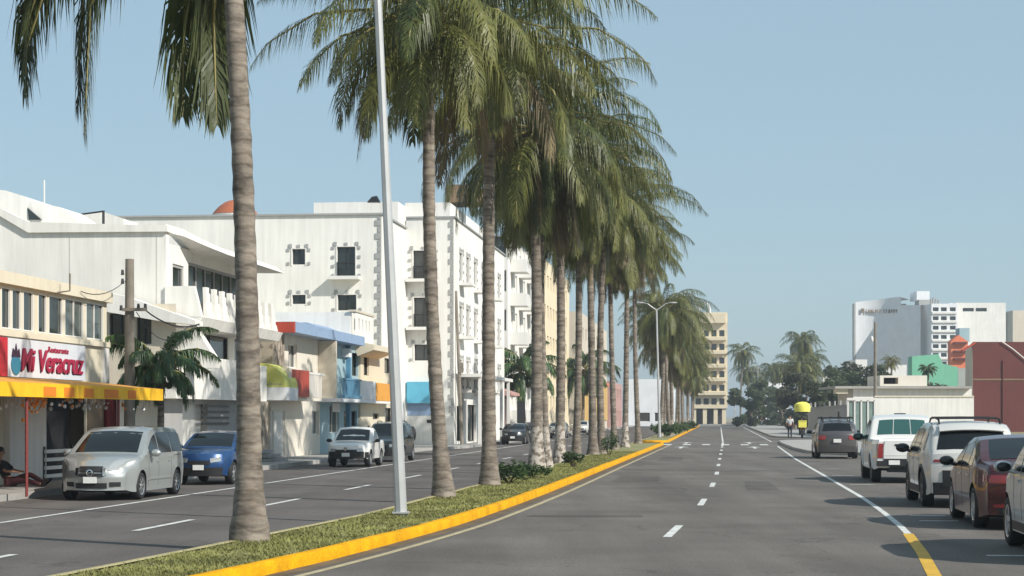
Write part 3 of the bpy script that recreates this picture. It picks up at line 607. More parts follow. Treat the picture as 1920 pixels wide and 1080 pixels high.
for p, r_, k in balls: o = part(('ornament','orange_ornament')[k], bms[k], ga); o.location = p; o.scale = (r_, r_, r_*1.15)
# sign
sg = thing('shop_sign', 'white signboard with large dark red script lettering above the awning', 'shop sign', None, W(45,-17.1,2.7)); ts = tA+.11
sx0, sx1 = Sx(ts,14), Sx(ts,160)
solid(sg, 'board', 'sign_white', lambda mb: mb.sbox(sx0, sx1, tA+.02, ts, 2.76, 3.70)); solid(sg, 'red_board', 'sign_red', lambda mb: mb.sbox(sx0-4.5, sx0-.003, tA+.02, ts+.01, 2.76, 3.70))
text(sg, 'lettering', 'Mi Veracruz', .80, W(Sx(ts,37), ts+.012, 2.93), u, n, 'crimson', .22, .022, 1.0); 
sgl = COL.objects['lettering']; span = max((v.co - W(Sx(ts,37), ts, 0)).dot(u) for v in sgl.data.vertices)
want = Sx(ts,156)-Sx(ts,37); bpy.data.objects.remove(sgl)
text(sg, 'lettering', 'Mi Veracruz', .80, W(Sx(ts,37), ts+.022, 2.93), u, n, 'crimson', .22, .010, want/span)
text(sg, 'lettering_shadow', 'Mi Veracruz', .80, W(Sx(ts,37)-.035, ts+.004, 2.905), u, n, 'ink', .22, .012, want/span, .004)
text(sg, 'small_lettering', 'Restaurante', .21, W(Sx(ts,89), ts+.012, 3.44), u, n, 'crimson', .1, .004, 1.5, .006)
em = MB(); ec = W(Sx(ts,29), ts+.01, 3.12); em.prism([ec + u*(.26*math.cos(a))*1.2 + zz*(.26*math.sin(a)-.06) for a in [math.pi*2*k/14 for k in range(14)]], n*.012); em.build('emblem', M['emblem_teal'], sg)
em = MB(); em.prism([ec+u*.28+zz*.12, ec+u*.2+zz*.34, ec+u*.08+zz*.26, ec+zz*.46, ec-u*.08+zz*.26, ec-u*.2+zz*.34, ec-u*.28+zz*.12], n*.016); em.build('emblem_crest', M['ink'], sg)
# slatted crate bench
be = thing('slatted_barrier', 'low barrier of pale horizontal slats across the restaurant doorway', 'barrier', None, W(48.6,-17.0,.14))
for k in range(4): solid(be, 'slat', 'frame_white', lambda mb: mb.sbox(Sx(-17,84), Sx(-17,138), -17.02, -16.96, .22+.21*k, .31+.21*k))
for x in (85,137): solid(be, 'post', 'frame_dark', lambda mb: mb.sbox(Sx(-17,x), Sx(-17,x)+.08, -17.08, -17.022, .14, 1.02))

# --- white modern building with the curved roof
B = thing('apartment_house', 'white modern house with curved roof edge, keyhole balustrade and yellow barrel awning', 'house', None, W(64,-17.5,0))
sB = 58.2; tB = Tx(sB, 311); sB1 = 69.0
mb = MB(); mb.prism([PC(sB,-90,392), PC(sB,0,400), PC(sB,24,414), PC(sB,54,432), PC(sB,311,431), W(sB,tB,0), W(sB,Tx(sB,-90),0)], u*.35); mb.build('side_wall', M['white_plaster'], B)
mb = MB(); mb.prism([PC(sB-.12,-90,378), PC(sB-.12,0,390), PC(sB-.12,24,402), PC(sB-.12,54,416), PC(sB-.12,314,423), PC(sB-.12,314,434), PC(sB-.12,52,436), PC(sB-.12,22,418), PC(sB-.12,-2,404), PC(sB-.12,-90,396)], u*.4); mb.build('roof_edge', M['white_plaster'], B)
for x in (130, 293): solid(B, 'wall_joint', 'trim_grey', lambda mb: mb.hexa([PC(sB-.004,x-.5,590),PC(sB-.004,x+.5,590),PC(sB-.001,x+.5,590),PC(sB-.001,x-.5,590),PC(sB-.004,x-.5,445),PC(sB-.004,x+.5,445),PC(sB-.001,x+.5,445),PC(sB-.001,x-.5,445)]))
zr = 7.35
up = [(sB+.75, Sx(tB,345), 5.6, 6.75), (Sx(tB,353), sB1-.3, 5.0, 6.95)]
low = [(Sx(tB,352)+.6,Sx(tB,428),3.7,4.62),(Sx(tB,440),Sx(tB,468),3.7,4.62),(Sx(tB,474),sB1-.1,3.7,4.62)]
f, nr = block(B, sB+.36, sB1, -30, tB, 0, zr, 'white_plaster', up+low, depth=.1)
for h, k in zip(up, (1,7)): window(B, *f, h, .1, 'trim_grey', 'glass', bar=.10, nx=k)
for h in low: window(B, *f, h, .1, 'frame_dark', 'glass', bar=.05, nx=2)
mb = MB()                                            # roof slab whose edge sweeps down along the avenue
c0 = [(sB,0,7.72),(sB+1.2,.25,7.68),(sB+2.2,.7,7.45),(sB+3.4,1.15,7.25),(sB+6,1.3,7.2),(sB1+.05,1.3,7.2)]
for (a, b) in zip(c0[:-1], c0[1:]):
    mb.hexa([W(a[0],tB-.2,a[2]+.0),W(a[0],tB+a[1]+.02,a[2]-.02),W(b[0],tB+b[1]+.02,b[2]-.02),W(b[0],tB-.2,b[2]),W(a[0],tB-.2,7.85),W(a[0],tB+a[1]*.75+.02,a[2]+.22),W(b[0],tB+b[1]*.75+.02,b[2]+.22),W(b[0],tB-.2,7.85)])
mb.build('roof', M['white_plaster'], B)
tb2 = -16.35
def _bal(mb):
    mb.hexa([W(sB-.1,tB,4.62),W(sB-.1,tb2-.12,4.62),W(sB1+.2,tb2-.12,4.62),W(sB1+.2,tB,4.62),W(sB-.1,tB,4.95),W(sB-.1,tb2+.03,4.95),W(sB1+.2,tb2+.03,4.95),W(sB1+.2,tB,4.95)])
    mb.prism([W(sB-.1,tB,4.96), W(sB-.1,tb2,4.96), W(sB-.1,tb2-.25,5.95), W(sB-.1,tB,5.95)], u*.25)
    s = sB+.5
    while s < sB1-.8:                                 # tapered fins with notched edges
        mb.prism([W(s,tb2+.02,4.96), W(s+.92,tb2+.02,4.96), W(s+.80,tb2,5.16), W(s+.66,tb2-.01,5.22), W(s+.72,tb2-.02,5.45), W(s+.56,tb2-.03,5.52), W(s+.60,tb2-.04,5.74), W(s+.46,tb2-.05,5.80), W(s+.48,tb2-.05,5.96), W(s+.12,tb2-.05,5.96), W(s+.08,tb2-.02,5.45), W(s+.02,tb2,5.16)], -n*.12)
        s += .98
solid(B, 'balcony', 'white_plaster', _bal)
solid(B, 'lower_parapet', 'white_plaster', lambda mb: mb.sbox(56.6, Sx(-16.8,470), -17.5, -16.75, 2.35, 3.74))
solid(B, 'lower_parapet', 'white_plaster', lambda mb: mb.sbox(Sx(-16.8,470)+.02, sB1+.2, -17.5, -16.95, 2.35, 3.68))
solid(B, 'fin', 'white_plaster', lambda mb: mb.prism([PC(57.6,296,690), PC(57.6,322,640), PC(57.6,361,606), PC(57.6,407,678), PC(57.6,404,690)], u*.5))
solid(B, 'canopy', 'white_plaster', lambda mb: mb.prism([PC(57.0,196,546), PC(57.0,236,556), PC(57.0,366,601), PC(57.0,366,609), PC(57.0,300,602), PC(57.0,196,584)], u*.9))
sW = 57.5; side = [hole_s(sW,205,246,588,652), hole_s(sW,256,284,590,645)]
def _lw(mb): facade(mb, W(sW,0,0), n, -u, Tx(sW,150), Tx(sW,330), 2.3, Zs(sW,250,570), side, .15)
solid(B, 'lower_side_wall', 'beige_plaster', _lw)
for h in side: window(B, W(sW,0,0), n, -u, h, .15, 'frame_dark', 'glass', nx=2)
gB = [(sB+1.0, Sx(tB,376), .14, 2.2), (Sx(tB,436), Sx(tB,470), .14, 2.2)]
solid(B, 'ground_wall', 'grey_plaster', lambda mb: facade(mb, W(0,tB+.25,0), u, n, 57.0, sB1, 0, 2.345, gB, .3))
for h in gB: solid(B, 'doorway', 'inside_half_shade', lambda mb: mb.obox(W(0,tB+.25,0), u, n, h[0], h[1], .14, 2.2, -.4, -.32))  # panel behind the opening, dim interior painted into its colour
solid(B, 'louvre_slat', 'frame_dark', lambda mb: [mb.sbox(Sx(tB+.3,380), Sx(tB+.3,430), tB+.255, tB+.30, 1.5+.2*k, 1.58+.2*k) for k in range(4)])
solid(B, 'stone_column', 'rubble_stone', lambda mb: mb.sbox(Sx(-16.9,478), Sx(-16.9,503), -17.6, -16.9, .1, 2.34))
solid(B, 'upper_stone_column', 'rubble_stone', lambda mb: mb.sbox(Sx(-17.2,508), Sx(-17.2,531), -17.9, -17.15, 3.3, 5.05))
solid(B, 'steps', 'grey_plaster', lambda mb: [mb.sbox(Sx(-16.6,478), Sx(-16.6,503), -16.85, -16.6+.25*(3-k), .14+.15*k, .26+.15*k) for k in range(3)])
for i, (xa, yt, yb, xb) in enumerate(((0,358,425,49),)):
    solid(B, 'stair_tower', 'white_plaster', lambda mb: mb.prism([PC(66,-70,352), PC(66,10,357), PC(66,49,370), PC(66,49,440), PC(66,-70,440)], u*3))
solid(B, 'skylight', 'white_plaster', lambda mb: mb.prism([PC(64,50,376), PC(64,110,388), PC(64,146,412), PC(64,146,425), PC(64,50,425)], u*2.5))
solid(B, 'skylight_pane', 'glass', lambda mb: mb.prism([PC(63.9,51,389), PC(63.9,78,412), PC(63.9,54,412)], u*.08))
solid(B, 'roof_tank', 'white_plaster', lambda mb: mb.prism([PC(80,150,401), PC(80,190,396), PC(80,232,410), PC(80,232,432), PC(80,150,432)], u*2))
solid(B, 'roof_aerial', 'tank_black', lambda mb: (mb.tube([PC(79,194,432), PC(79,194,396)], .06, 6), mb.tube([PC(79,152,402), PC(79,196,396)], .04, 5)))
solid(B, 'roof_mast', 'frame_white', lambda mb: mb.tube([PC(70,83,400), PC(70,83,338)], .03, 5))
# barrel awning
ba = thing('barrel_awning', 'lime yellow barrel awning with a white skirt over the house entrance', 'awning', None, W(70,-16.8,2.4)); bs0, bs1 = 69.6, 71.6
mb = MB(); arc = [(-17.3,2.9)] + [(-17.3+1.0*math.sin(a), 2.9+.92*math.cos(a)) for a in [R(90)*k/9 for k in range(10)]]; arc = arc[1:]
for (p, q) in zip(arc[:-1], arc[1:]): mb.poly([W(bs0,p[0],p[1]), W(bs1,p[0],p[1]), W(bs1,q[0],q[1]), W(bs0,q[0],q[1])])
for s in (bs0, bs1): mb.poly([W(s,-17.3,2.9)] + [W(s,*p) for p in arc])
mb.build('canopy', M['lime_cloth'], ba, smooth=40, fix=False)
solid(ba, 'skirt', 'cool_plaster', lambda mb: mb.sbox(bs0, bs1, -17.28, -16.28, 2.40, 2.896))
solid(ba, 'lettering', 'trim_grey', lambda mb: [mb.hexa([W(bs0-.006,-17.05+.08*k,2.98),W(bs0-.006,-17.0+.08*k,2.98),W(bs0-.001,-17.0+.08*k,2.98),W(bs0-.001,-17.05+.08*k,2.98),W(bs0-.006,-17.04+.08*k,3.03+.015*(k%3)),W(bs0-.006,-17.01+.08*k,3.03+.015*(k%3)),W(bs0-.001,-17.01+.08*k,3.03),W(bs0-.001,-17.04+.08*k,3.03)]) for k in range(8)])

# --- red and cream house
tC = -17.4; sC0 = Sx(tC,513); sC1 = Sx(tC,600)
C1 = thing('terraced_house', 'narrow cream terraced house with a red roof fascia and red balcony panel', 'house', None, W(76,tC,0))
wC = [hole_t(tC,541,557,645,690), hole_t(tC,585,598,770,815)]; gate = (Sx(tC,505)+.3,Sx(tC,534),.14,2.0)
f, nr = block(C1, sC0+.03, sC1, -29, tC, 0, 5.35, 'warm_plaster', wC+[gate], depth=.16)
window(C1, *f, wC[0], .16, 'frame_white', 'glass', nx=2); window(C1, *f, wC[1], .16, 'frame_white', 'glass_pale', nx=2)
solid(C1, 'gate', 'frame_white', lambda mb: mb.obox(*f, gate[0], gate[1], .14, 2.0, -.12, -.06))
solid(C1, 'fascia', 'red_paint', lambda mb: mb.sbox(sC0+.1, Sx(-16.6,554), tC-.2, -16.6, 5.1, 5.52))
solid(C1, 'parapet_panel', 'red_paint', lambda mb: mb.sbox(Sx(-16.4,546), Sx(-16.4,580), -16.5, -16.4, 2.56, 3.62))
solid(C1, 'balcony', 'warm_plaster', lambda mb: (mb.sbox(Sx(-16.4,543), Sx(-16.4,608), tC+.004, -16.51, 2.42, 2.56), mb.sbox(Sx(-16.4,541), Sx(-16.4,546)-.01, tC+.004, -16.38, 2.42, 3.66)))
solid(C1, 'railing', 'frame_white', lambda mb: (mb.sbox(Sx(-16.45,580)+.01, Sx(-16.45,609), -16.5, -16.44, 3.5, 3.58), [mb.sbox(Sx(-16.45,580)+.1+.28*k, Sx(-16.45,580)+.15+.28*k, -16.49, -16.45, 2.57, 3.5) for k in range(9)]))
solid(C1, 'partition', 'beige_plaster', lambda mb: mb.sbox(Sx(tC,600)-.35, Sx(tC,600)-.1, tC+.01, -16.62, 2.57, 5.09))
solid(C1, 'roof_coping', 'frame_white', lambda mb: mb.sbox(sC0+.2, sC1-.1, tC-1.2, tC-.3, 5.36, 5.66))
# --- blue house
tD = -17.4; sD0, sD1 = sC1+.03, Sx(tD,672)
D1 = thing('terraced_house', 'teal terraced house with pale blue fascia and bright blue balcony railing', 'house', None, W(83,tD,0))
wD = [hole_t(tD,614,630,656,702), hole_t(tD,660,671,662,705), hole_t(tD,618,636,760,812), hole_t(tD,645,669,770,800)]
f, nr = block(D1, sD0, sD1, -29, tD, 0, 5.35, 'teal_plaster', wD, depth=.16)
for i, h in enumerate(wD): window(D1, *f, h, .16, 'frame_white' if i % 2 == 0 else 'frame_dark', 'glass', nx=2)
solid(D1, 'fascia', 'blue_paint', lambda mb: mb.sbox(Sx(-16.6,554)+.02, Sx(-16.6,684), tD-.2, -16.6, 5.12, 5.54))
solid(D1, 'side_fascia', 'blue_paint', lambda mb: mb.prism([W(sD0+1,-18.5,5.36), W(sD0+1,-17.2,5.545), W(sD0+1,-18.2,5.98), W(sD0+1,-20.5,5.98), W(sD0+1,-20.5,5.36)], u*6))
solid(D1, 'balcony', 'cool_plaster', lambda mb: (mb.sbox(Sx(-16.3,640), Sx(-16.3,706), tD+.004, -16.33, 2.42, 2.58), mb.sbox(Sx(-16.3,680), Sx(-16.3,706), -16.42, -16.33, 2.585, 3.45)))
r0, r1 = Sx(-16.3,646), Sx(-16.3,679)
solid(D1, 'railing', 'bright_blue', lambda mb: (mb.sbox(r0, r1, -16.40, -16.31, 3.40, 3.48), mb.sbox(r0, r1, -16.40, -16.31, 2.585, 2.72), [mb.sbox(r0+.30*k, r0+.14+.30*k, -16.38, -16.33, 2.72, 3.40) for k in range(int((r1-r0)/.3))]))
solid(D1, 'pilaster', 'bright_blue', lambda mb: mb.sbox(Sx(tD,648), Sx(tD,651), tD+.003, tD+.2, .1, 5.1))
solid(D1, 'shutter_slat', 'frame_white', lambda mb: [mb.sbox(Sx(tD,622)+.24*k, Sx(tD,622)+.16+.24*k, tD+.006, tD+.05, 1.98, 2.38) for k in range(7)])
solid(D1, 'ac_box', 'cool_plaster', lambda mb: mb.sbox(Sx(-17.1,653), Sx(-17.1,657), -17.39, -17.05, 4.55, 4.95))
# --- cream house with terrace
tE = -17.3; sE0, sE1 = sD1+.03, 99.7
E1 = thing('terraced_house', 'cream terraced house with an orange parapet and a slotted white roof terrace', 'house', None, W(93,tE,0))
wE = [hole_t(tE,682,692,668,704), hole_t(tE,721,733,672,700), hole_t(tE,722,735,765,815), hole_t(tE,699,711,775,786)]
f, nr = block(E1, sE0, sE1, -29, tE, 0, 5.3, 'cream_plaster', wE, depth=.16)
for i, h in enumerate(wE): window(E1, *f, h, .16, 'frame_dark', 'glass', nx=1)
solid(E1, 'terrace_wall', 'white_plaster', lambda mb: facade(mb, W(0,-17.0,0), u, n, Sx(-17.0,666), Sx(-17.0,700), 5.3, 6.72, [(Sx(-17.0,672)+.9*k, Sx(-17.0,672)+.35+.9*k, 5.9, 6.45) for k in range(4)], .2))
solid(E1, 'terrace_coping', 'beige_plaster', lambda mb: mb.sbox(Sx(-17.0,665), Sx(-17.0,702), -17.3, -16.95, 6.722, 6.82))
solid(E1, 'terrace_side', 'white_plaster', lambda mb: mb.sbox(Sx(-17.0,666), Sx(-17.0,666)+.2, -21.5, -17.21, 5.3, 6.72))
solid(E1, 'eave', 'cream_plaster', lambda mb: mb.prism([W(Sx(-16.6,697),tE,4.7), W(Sx(-16.6,697),-16.5,5.0), W(Sx(-16.6,697),-16.5,5.25), W(Sx(-16.6,697),tE-.3,5.5)], u*5.5))
solid(E1, 'orange_parapet', 'orange_cloth', lambda mb: mb.sbox(Sx(-16.5,706), Sx(-16.5,750), tE+.02, -16.5, 2.55, 3.42))
solid(E1, 'balcony', 'white_plaster', lambda mb: mb.sbox(Sx(-16.5,690), Sx(-16.5,750), tE+.02, -16.52, 2.42, 2.545))

# --- white hotel with scalloped window surrounds
H1 = thing('hotel', 'large white four storey hotel with grey scalloped window surrounds and notched corner strips', 'hotel', None, W(104,-18,0))
s1 = 100.0; t1a, t1b = Tx(s1,300), Tx(s1,716); z1 = Zs(s1,600,404)
wn1 = [(*hole_s(s1,548,572,467,496),0), (*hole_s(s1,632,666,463,518),1), (*hole_s(s1,548,573,553,570),0), (*hole_s(s1,633,668,553,582),0)]
f, nr1 = block(H1, s1, 109, t1a-12, t1b, 0, z1, 'hotel_plaster', [], [w[:4] for w in wn1], depth=.2)
s2 = 108.0; t2b = Tx(s2,851); z2 = Zs(s2,800,409)
wn2 = [(*hole_s(s2,775,811,470,523),1), (*hole_s(s2,776,812,558,613),1), (*hole_s(s2,777,812,646,676),0)]
fr2 = []
for zlev in (2.9, 6.1, 9.3):
    for s in (110.5, 113.6, 117.2, 121.0, 125.2, 130): fr2.append((s, s+1.3, zlev+.6, zlev+2.3))
gl2 = [(109.2,111.8,.3,2.4),(114,118,.2,2.5),(121,125,.2,2.5)]
f2, nr2 = block(H1, s2, 134, t1b-.02, t2b, 0, z2, 'hotel_plaster', fr2+gl2, [w[:4] for w in wn2], depth=.2)
def surround(mb, O, U, N, h, balc):
    a0,a1,z0,z1_ = h[:4]; q = .14; d = .05
    k = max(2, round((a1-a0)/.48)); 
    for i in range(k+1): c = a0-.1+(a1-a0+.2)*i/k; mb.obox(O,U,N,c-q*.62,c+q*.62,z1_+.06,z1_+.06+q*(1.5 if i in (0,k) else 1.2),.002,d)
    kv = max(2, round((z1_-z0)/.40))
    for i in range(kv): c = z0+.05+(z1_-z0-.1)*i/max(1,kv-1); [mb.obox(O,U,N,b-q*.55,b+q*.55,c-q*.55,c+q*.55,.002,d) for b in (a0-.22, a1+.22)]
def outline(mb, O, U, N, h):
    a0,a1,z0,z1_ = h[:4]; e = .07; mb.obox(O,U,N,a0-e,a0-.003,z0-e,z1_+e,.002,.03); mb.obox(O,U,N,a1+.003,a1+e,z0-e,z1_+e,.002,.03); mb.obox(O,U,N,a0-.003,a1+.003,z1_+.003,z1_+e,.002,.03)
for fr, ws in ((nr1, wn1), (nr2, wn2)):
    for w in ws:
        wi = window(H1, *fr, w, .2, 'frame_dark', 'glass', nx=2, bar=.05)
        mb = MB(); surround(mb, *fr, w, w[4]); mb.build('surround_molding', M['trim_grey'], wi)
        mb = MB(); outline(mb, *fr, w); mb.build('frame', M['frame_white'], wi)
        if w[4]:
            mb = MB(); mb.obox(*fr, w[0]-.38, w[1]+.30, w[2]-.20, w[2]-.02, .003, .62); mb.build('balcony', M['frame_white'], wi)
            mb = MB(); mb.obox(*fr, w[0], w[1], w[2]+.72, w[2]+.77, .05, .09); [mb.obox(*fr, w[0]+.02+.10*k, w[0]+.045+.10*k, w[2]-.02, w[2]+.72, .055, .085) for k in range(int((w[1]-w[0])/.10))]; mb.build('railing', M['frame_dark'], wi)
for h in fr2:
    wi = window(H1, *f2, h, .2, 'frame_dark', 'glass', nx=1); mb = MB(); surround(mb, *f2, h, 0); mb.build('surround_molding', M['trim_grey'], wi)
for h in gl2: window(H1, *f2, h, .2, 'frame_dark', 'glass', nx=3)
for zl in (3.2, 6.4, 9.6):
    for s in (110.5,117.2,125.2): solid(H1, 'balcony', 'frame_white', lambda mb: mb.sbox(s-.25, s+1.6, t2b+.003, t2b+.75, zl, zl+.16))
def quoin(mb, O, U, N, a, za, zb, wd=.22):
    z = za
    while z < zb: mb.obox(O,U,N,a-wd*(1.25 if int((z-za)/.36) % 2 else .6),a,z,min(z+.31,zb),.003,.05); z += .36
mb = MB(); quoin(mb, *nr1, t1b-.04, 3.5, z1-.1, .26); mb.build('corner_molding', M['trim_grey'], H1); mb = MB(); quoin(mb, *nr2, t2b-.02, .6, z2-.1, .22); mb.build('corner_molding', M['trim_grey'], H1)
def _cop(mb):
    mb.sbox(s1-.12, 108-.15, t1a-12, t1b+.1, z1-.0, z1+.1); mb.sbox(s2-.1, 134, t1b-.01, t2b+.1, z2+.004, z2+.1)
solid(H1, 'coping', 'trim_grey', _cop)
solid(H1, 'penthouse', 'hotel_plaster', lambda mb: (mb.sbox(108.05, 122, Tx(108,588), t1b-.5, z1+.102, Zs(108,650,379)), mb.sbox(110.5, 131, t1b-.49, t2b-.6, z2+.102, Zs(110,800,378))))
solid(H1, 'roof_shed', 'brown_plaster', lambda mb: mb.sbox(114, 117, Tx(114,836), Tx(114,895), Zs(114,850,379), Zs(114,850,346)))
mb = MB(); mb.lathe([(.8,0),(.8,.30),(1.27,.32),(1.27,.42),(.6,.43)], seg=16, c=W(103,Tx(103,441),z1)); mb.build('cupola_wall', M['hotel_plaster'], H1, smooth=30)
mb = MB(); mb.lathe([(1.30,.42),(1.2,.56),(.95,.84),(.6,1.1),(.3,1.22),(.02,1.27)], seg=16, c=W(103,Tx(103,441),z1)); mb.build('cupola_roof', M['terracotta'], H1, smooth=30)
solid(H1, 'roof_dish', 'tank_black', lambda mb: mb.prism([PC(107,688,379), PC(107,697,369), PC(107,706,367), PC(107,712,379)], u*.4))
solid(H1, 'base_panel', 'white_plaster', lambda mb: mb.obox(*nr2, Tx(s2,757), t2b, .1, Zs(s2,790,780), .003, .12))
solid(H1, 'blue_shutter', 'sky_blue', lambda mb: mb.obox(*nr2, Tx(s2,764), Tx(s2,815), Zs(s2,790,756), Zs(s2,790,716), .003, .35))
solid(H1, 'cloth_panel', 'blue_paint', lambda mb: mb.obox(*nr2, Tx(s2,764), Tx(s2,815), Zs(s2,790,779), Zs(s2,790,757), .003, .03))
solid(H1, 'plaque', 'tank_black', lambda mb: mb.obox(*nr2, Tx(s2,801), Tx(s2,815), Zs(s2,790,793), Zs(s2,790,787), .122, .15))
solid(H1, 'porch_roof', 'frame_white', lambda mb: mb.sbox(108.8, 126, t2b+.004, t2b+1.5, 4.1, 4.3))
for s in (109,112.5,116,120,124): solid(H1, 'porch_post', 'frame_white', lambda mb: mb.sbox(s, s+.18, t2b+1.3, t2b+1.48, .14, 4.098))
solid(H1, 'porch_glass', 'glass', lambda mb: mb.sbox(110, 112.4, t2b+1.36, t2b+1.42, 1.2, 3.9))

# --- farther buildings on the left
def plain(name, label, cat, s0, s1, t0, t1, z, mt, cols, levels, ww, wh, first=1.0, right=False, near_cols=(), frame='frame_white', balc=None, group=None):
    o = thing(name, label, cat, group, W((s0+s1)/2, t1 if not right else t0, 0))
    fh = [(c, c+ww, first+lv, first+lv+wh) for c in cols for lv in levels]; nh = [(c, c+ww, first+lv, first+lv+wh) for c in near_cols for lv in levels]
    f_, n_ = block(o, s0, s1, t0, t1, 0, z, mt, fh, nh, right, .22)
    for h in fh: window(o, *f_, h, .22, frame, 'glass', bar=.07)
    for h in nh: window(o, *n_, h, .22, frame, 'glass', bar=.07)
    if balc:
        for lv in levels:
            for c in cols[::2]: solid(o, 'balcony', balc, lambda mb: mb.obox(*f_, c-.6, c+ww+.6, first+lv-1.0, first+lv-.02, .004, 1.3))
    return o, f_, n_
g_, f_, n_ = plain('hotel', 'cream hotel block with rounded white balconies behind the pavement palms', 'hotel', 146, 168, -32, -16.4, 15.2, 'hotel_plaster', [148.5+3.2*k for k in range(6)], [0,3.1,6.2,9.3,12], 1.5, 1.7, 2.3, near_cols=(-21,-18), balc='frame_white')
solid(g_, 'red_awning', 'pink_plaster', lambda mb: (mb.prism([W(135.2,-16.39,4.0), W(135.2,-14.9,3.5), W(135.2,-14.9,3.3), W(135.2,-16.39,3.3)], u*8), ))
plain('shop_building', 'low pinkish shop between the two hotels', 'shop', 135, 145.5, -28, -16.4, 6.4, 'pink_plaster', [137,140.5], [0,2.8], 1.8, 1.4, 1.0)
plain('apartment_block', 'beige apartment block with small dark square windows', 'apartment block', 170, 205, -34, -16.2, 16.6, 'tower_plaster', [172+3.1*k for k in range(10)], [0,2.9,5.8,8.7,11.6], 1.6, 1.3, 2.4, near_cols=(-20.5,-17.5))
g_, f_, n_ = plain('shop_building', 'long yellow and beige building with a plain upper wall', 'shop', 210, 262, -32, -15.4, 13.6, 'beige_plaster', [214+5*k for k in range(9)], [6.4,9.6], 1.8, 1.4, 1.0)
solid(g_, 'yellow_band', 'yellow_plaster', lambda mb: mb.obox(*f_, 210.5, 261.5, 1.2, 6.0, .004, .12)); solid(g_, 'cornice', 'orange_plaster', lambda mb: mb.obox(*f_, 210, 262, 6.02, 6.3, .004, .3))
plain('shop_building', 'dark pink shop front beyond the yellow building', 'shop', 266, 300, -30, -15.2, 6.8, 'pink_plaster', [269+5*k for k in range(6)], [0,3.3], 2.4, 1.6, 1.0)
wb_, f_, n_ = plain('billboard_building', 'white box building at the end of the palm row', 'building', 330, 342, -16, -7.6, 8.3, 'cool_plaster', [333,337], [0], 2.2, 1.6, .8, near_cols=(-14,-11))
# tower at the far end
TW = thing('tower_hotel', 'cream seven storey tower with stacked white balconies at the end of the avenue', 'hotel', None, W(420,-4,0))
sT = 420.0; ta0, ta1 = Tx(sT,1296), Tx(sT,1364); nh = []
lev = [3.6+3.05*k for k in range(7)]; cols = [ta0+1.0+1.75*k for k in range(4)]
nh = [(c, c+1.15, z+.75, z+2.15) for z in lev[:6] for c in cols]
f_, n_ = block(TW, sT, sT+20, ta0, ta1, 3.5, Zs(sT,1340,586), 'tower_plaster', [], nh, depth=.5)
for h in nh: window(TW, *n_, h, .5, 'frame_dark', 'glass', bar=.08)
for z in lev[1:6]: solid(TW, 'balcony', 'tower_plaster', lambda mb: mb.sbox(sT-1.4, sT-.004, ta0, ta1-.3, z-.15, z+.55))
solid(TW, 'parapet', 'tower_plaster', lambda mb: mb.sbox(sT-1.2, sT-.004, ta0-.2, ta1-.4, Zs(sT,1340,606), Zs(sT,1340,588)))
solid(TW, 'roof_arch', 'frame_white', lambda mb: mb.tube([W(sT+2,Tx(sT,1312),20.9+.2)] + [W(sT+2,Tx(sT,1321)+1.2*math.cos(a),25.6+1.6*math.sin(a)) for a in [math.pi-math.pi*k/8 for k in range(9)]] + [W(sT+2,Tx(sT,1330),20.9)], .22, 6))
for t in (ta0+.2, ta0+2.6, ta0+5.0, ta1-1.2): solid(TW, 'pier', 'tower_plaster', lambda mb: mb.sbox(sT+.3, sT+1.2, t, t+.9, 0, 3.5))
solid(TW, 'lobby_shade', 'inside_half_shade', lambda mb: mb.sbox(sT+4, sT+19, ta0+.3, ta1-.3, 0, 3.48))  # solid block with the lobby's shade painted into its colour

# --- right-hand side
def PZ(x, y, Z): return Vector(((x-CX)*Z/FPX, Z, HC+(YH-y)*Z/FPX))
def zbox(mb, x0, x1, yt, yb, Z, dep, m=0):            # box facing the camera's road direction, traced at depth Z and given real depth
    a = PZ(x0,yb,Z); b = PZ(x1,yt,Z); mb.box((a.x, Z, max(a.z,-.1) if yb < 800 else -.1), (b.x, Z+dep, b.z), m)
RW = thing('boundary_wall', 'long plain white wall behind the parked cars', 'wall', None, PZ(1700,816,150)); x0 = PZ(1640,0,150).x; x1 = PZ(1826,0,150).x
solid(RW, 'panel', 'white_plaster', lambda mb: (mb.box((x0,150,-.1),(x1,150.3,PZ(0,745,150).z)),))
solid(RW, 'coping', 'cream_plaster', lambda mb: mb.box((x0,149.94,PZ(0,745,150).z+.003),(x1,150.36,PZ(0,742,150).z)))
GF = thing('glass_fence', 'greenish glass panel fence between white posts', 'fence', None, PZ(1615,816,149)); xa = PZ(1590,0,149).x; xb = PZ(1640,0,149).x; zt = PZ(0,746,149).z
solid(GF, 'glass_panel', 'glass_green', lambda mb: mb.box((xa+.1,149.05,.1),(xb-.05,149.12,zt-.28)))
for k in range(5): q = xa+(xb-xa)*k/4; solid(GF, 'post', 'frame_white', lambda mb: mb.box((q-.06,148.97,-.05),(q+.06,149.2,zt-.2)))
solid(GF, 'top_rail', 'frame_white', lambda mb: mb.box((xa-.1,148.9,zt-.2),(xb+.05,149.3,zt)))
GW = thing('boundary_wall', 'grey rendered wall with posts along its top beside the far pavement', 'wall', None, PZ(1553,815,168)); ga_, gb_ = PZ(1591,0,150.2), PZ(1515,0,186); ga_.z = gb_.z = 0; gd = (gb_-ga_).normalized(); gn = gd.cross(zz)
solid(GW, 'panel', 'grey_plaster', lambda mb: mb.prism([ga_-zz*.1, gb_-zz*.1, gb_+zz*2.5, ga_+zz*2.62], gn*.3))
solid(GW, 'coping', 'concrete', lambda mb: mb.prism([ga_+zz*2.624-gn*.06, gb_+zz*2.504-gn*.06, gb_+zz*2.62-gn*.06, ga_+zz*2.74-gn*.06], gn*.42))
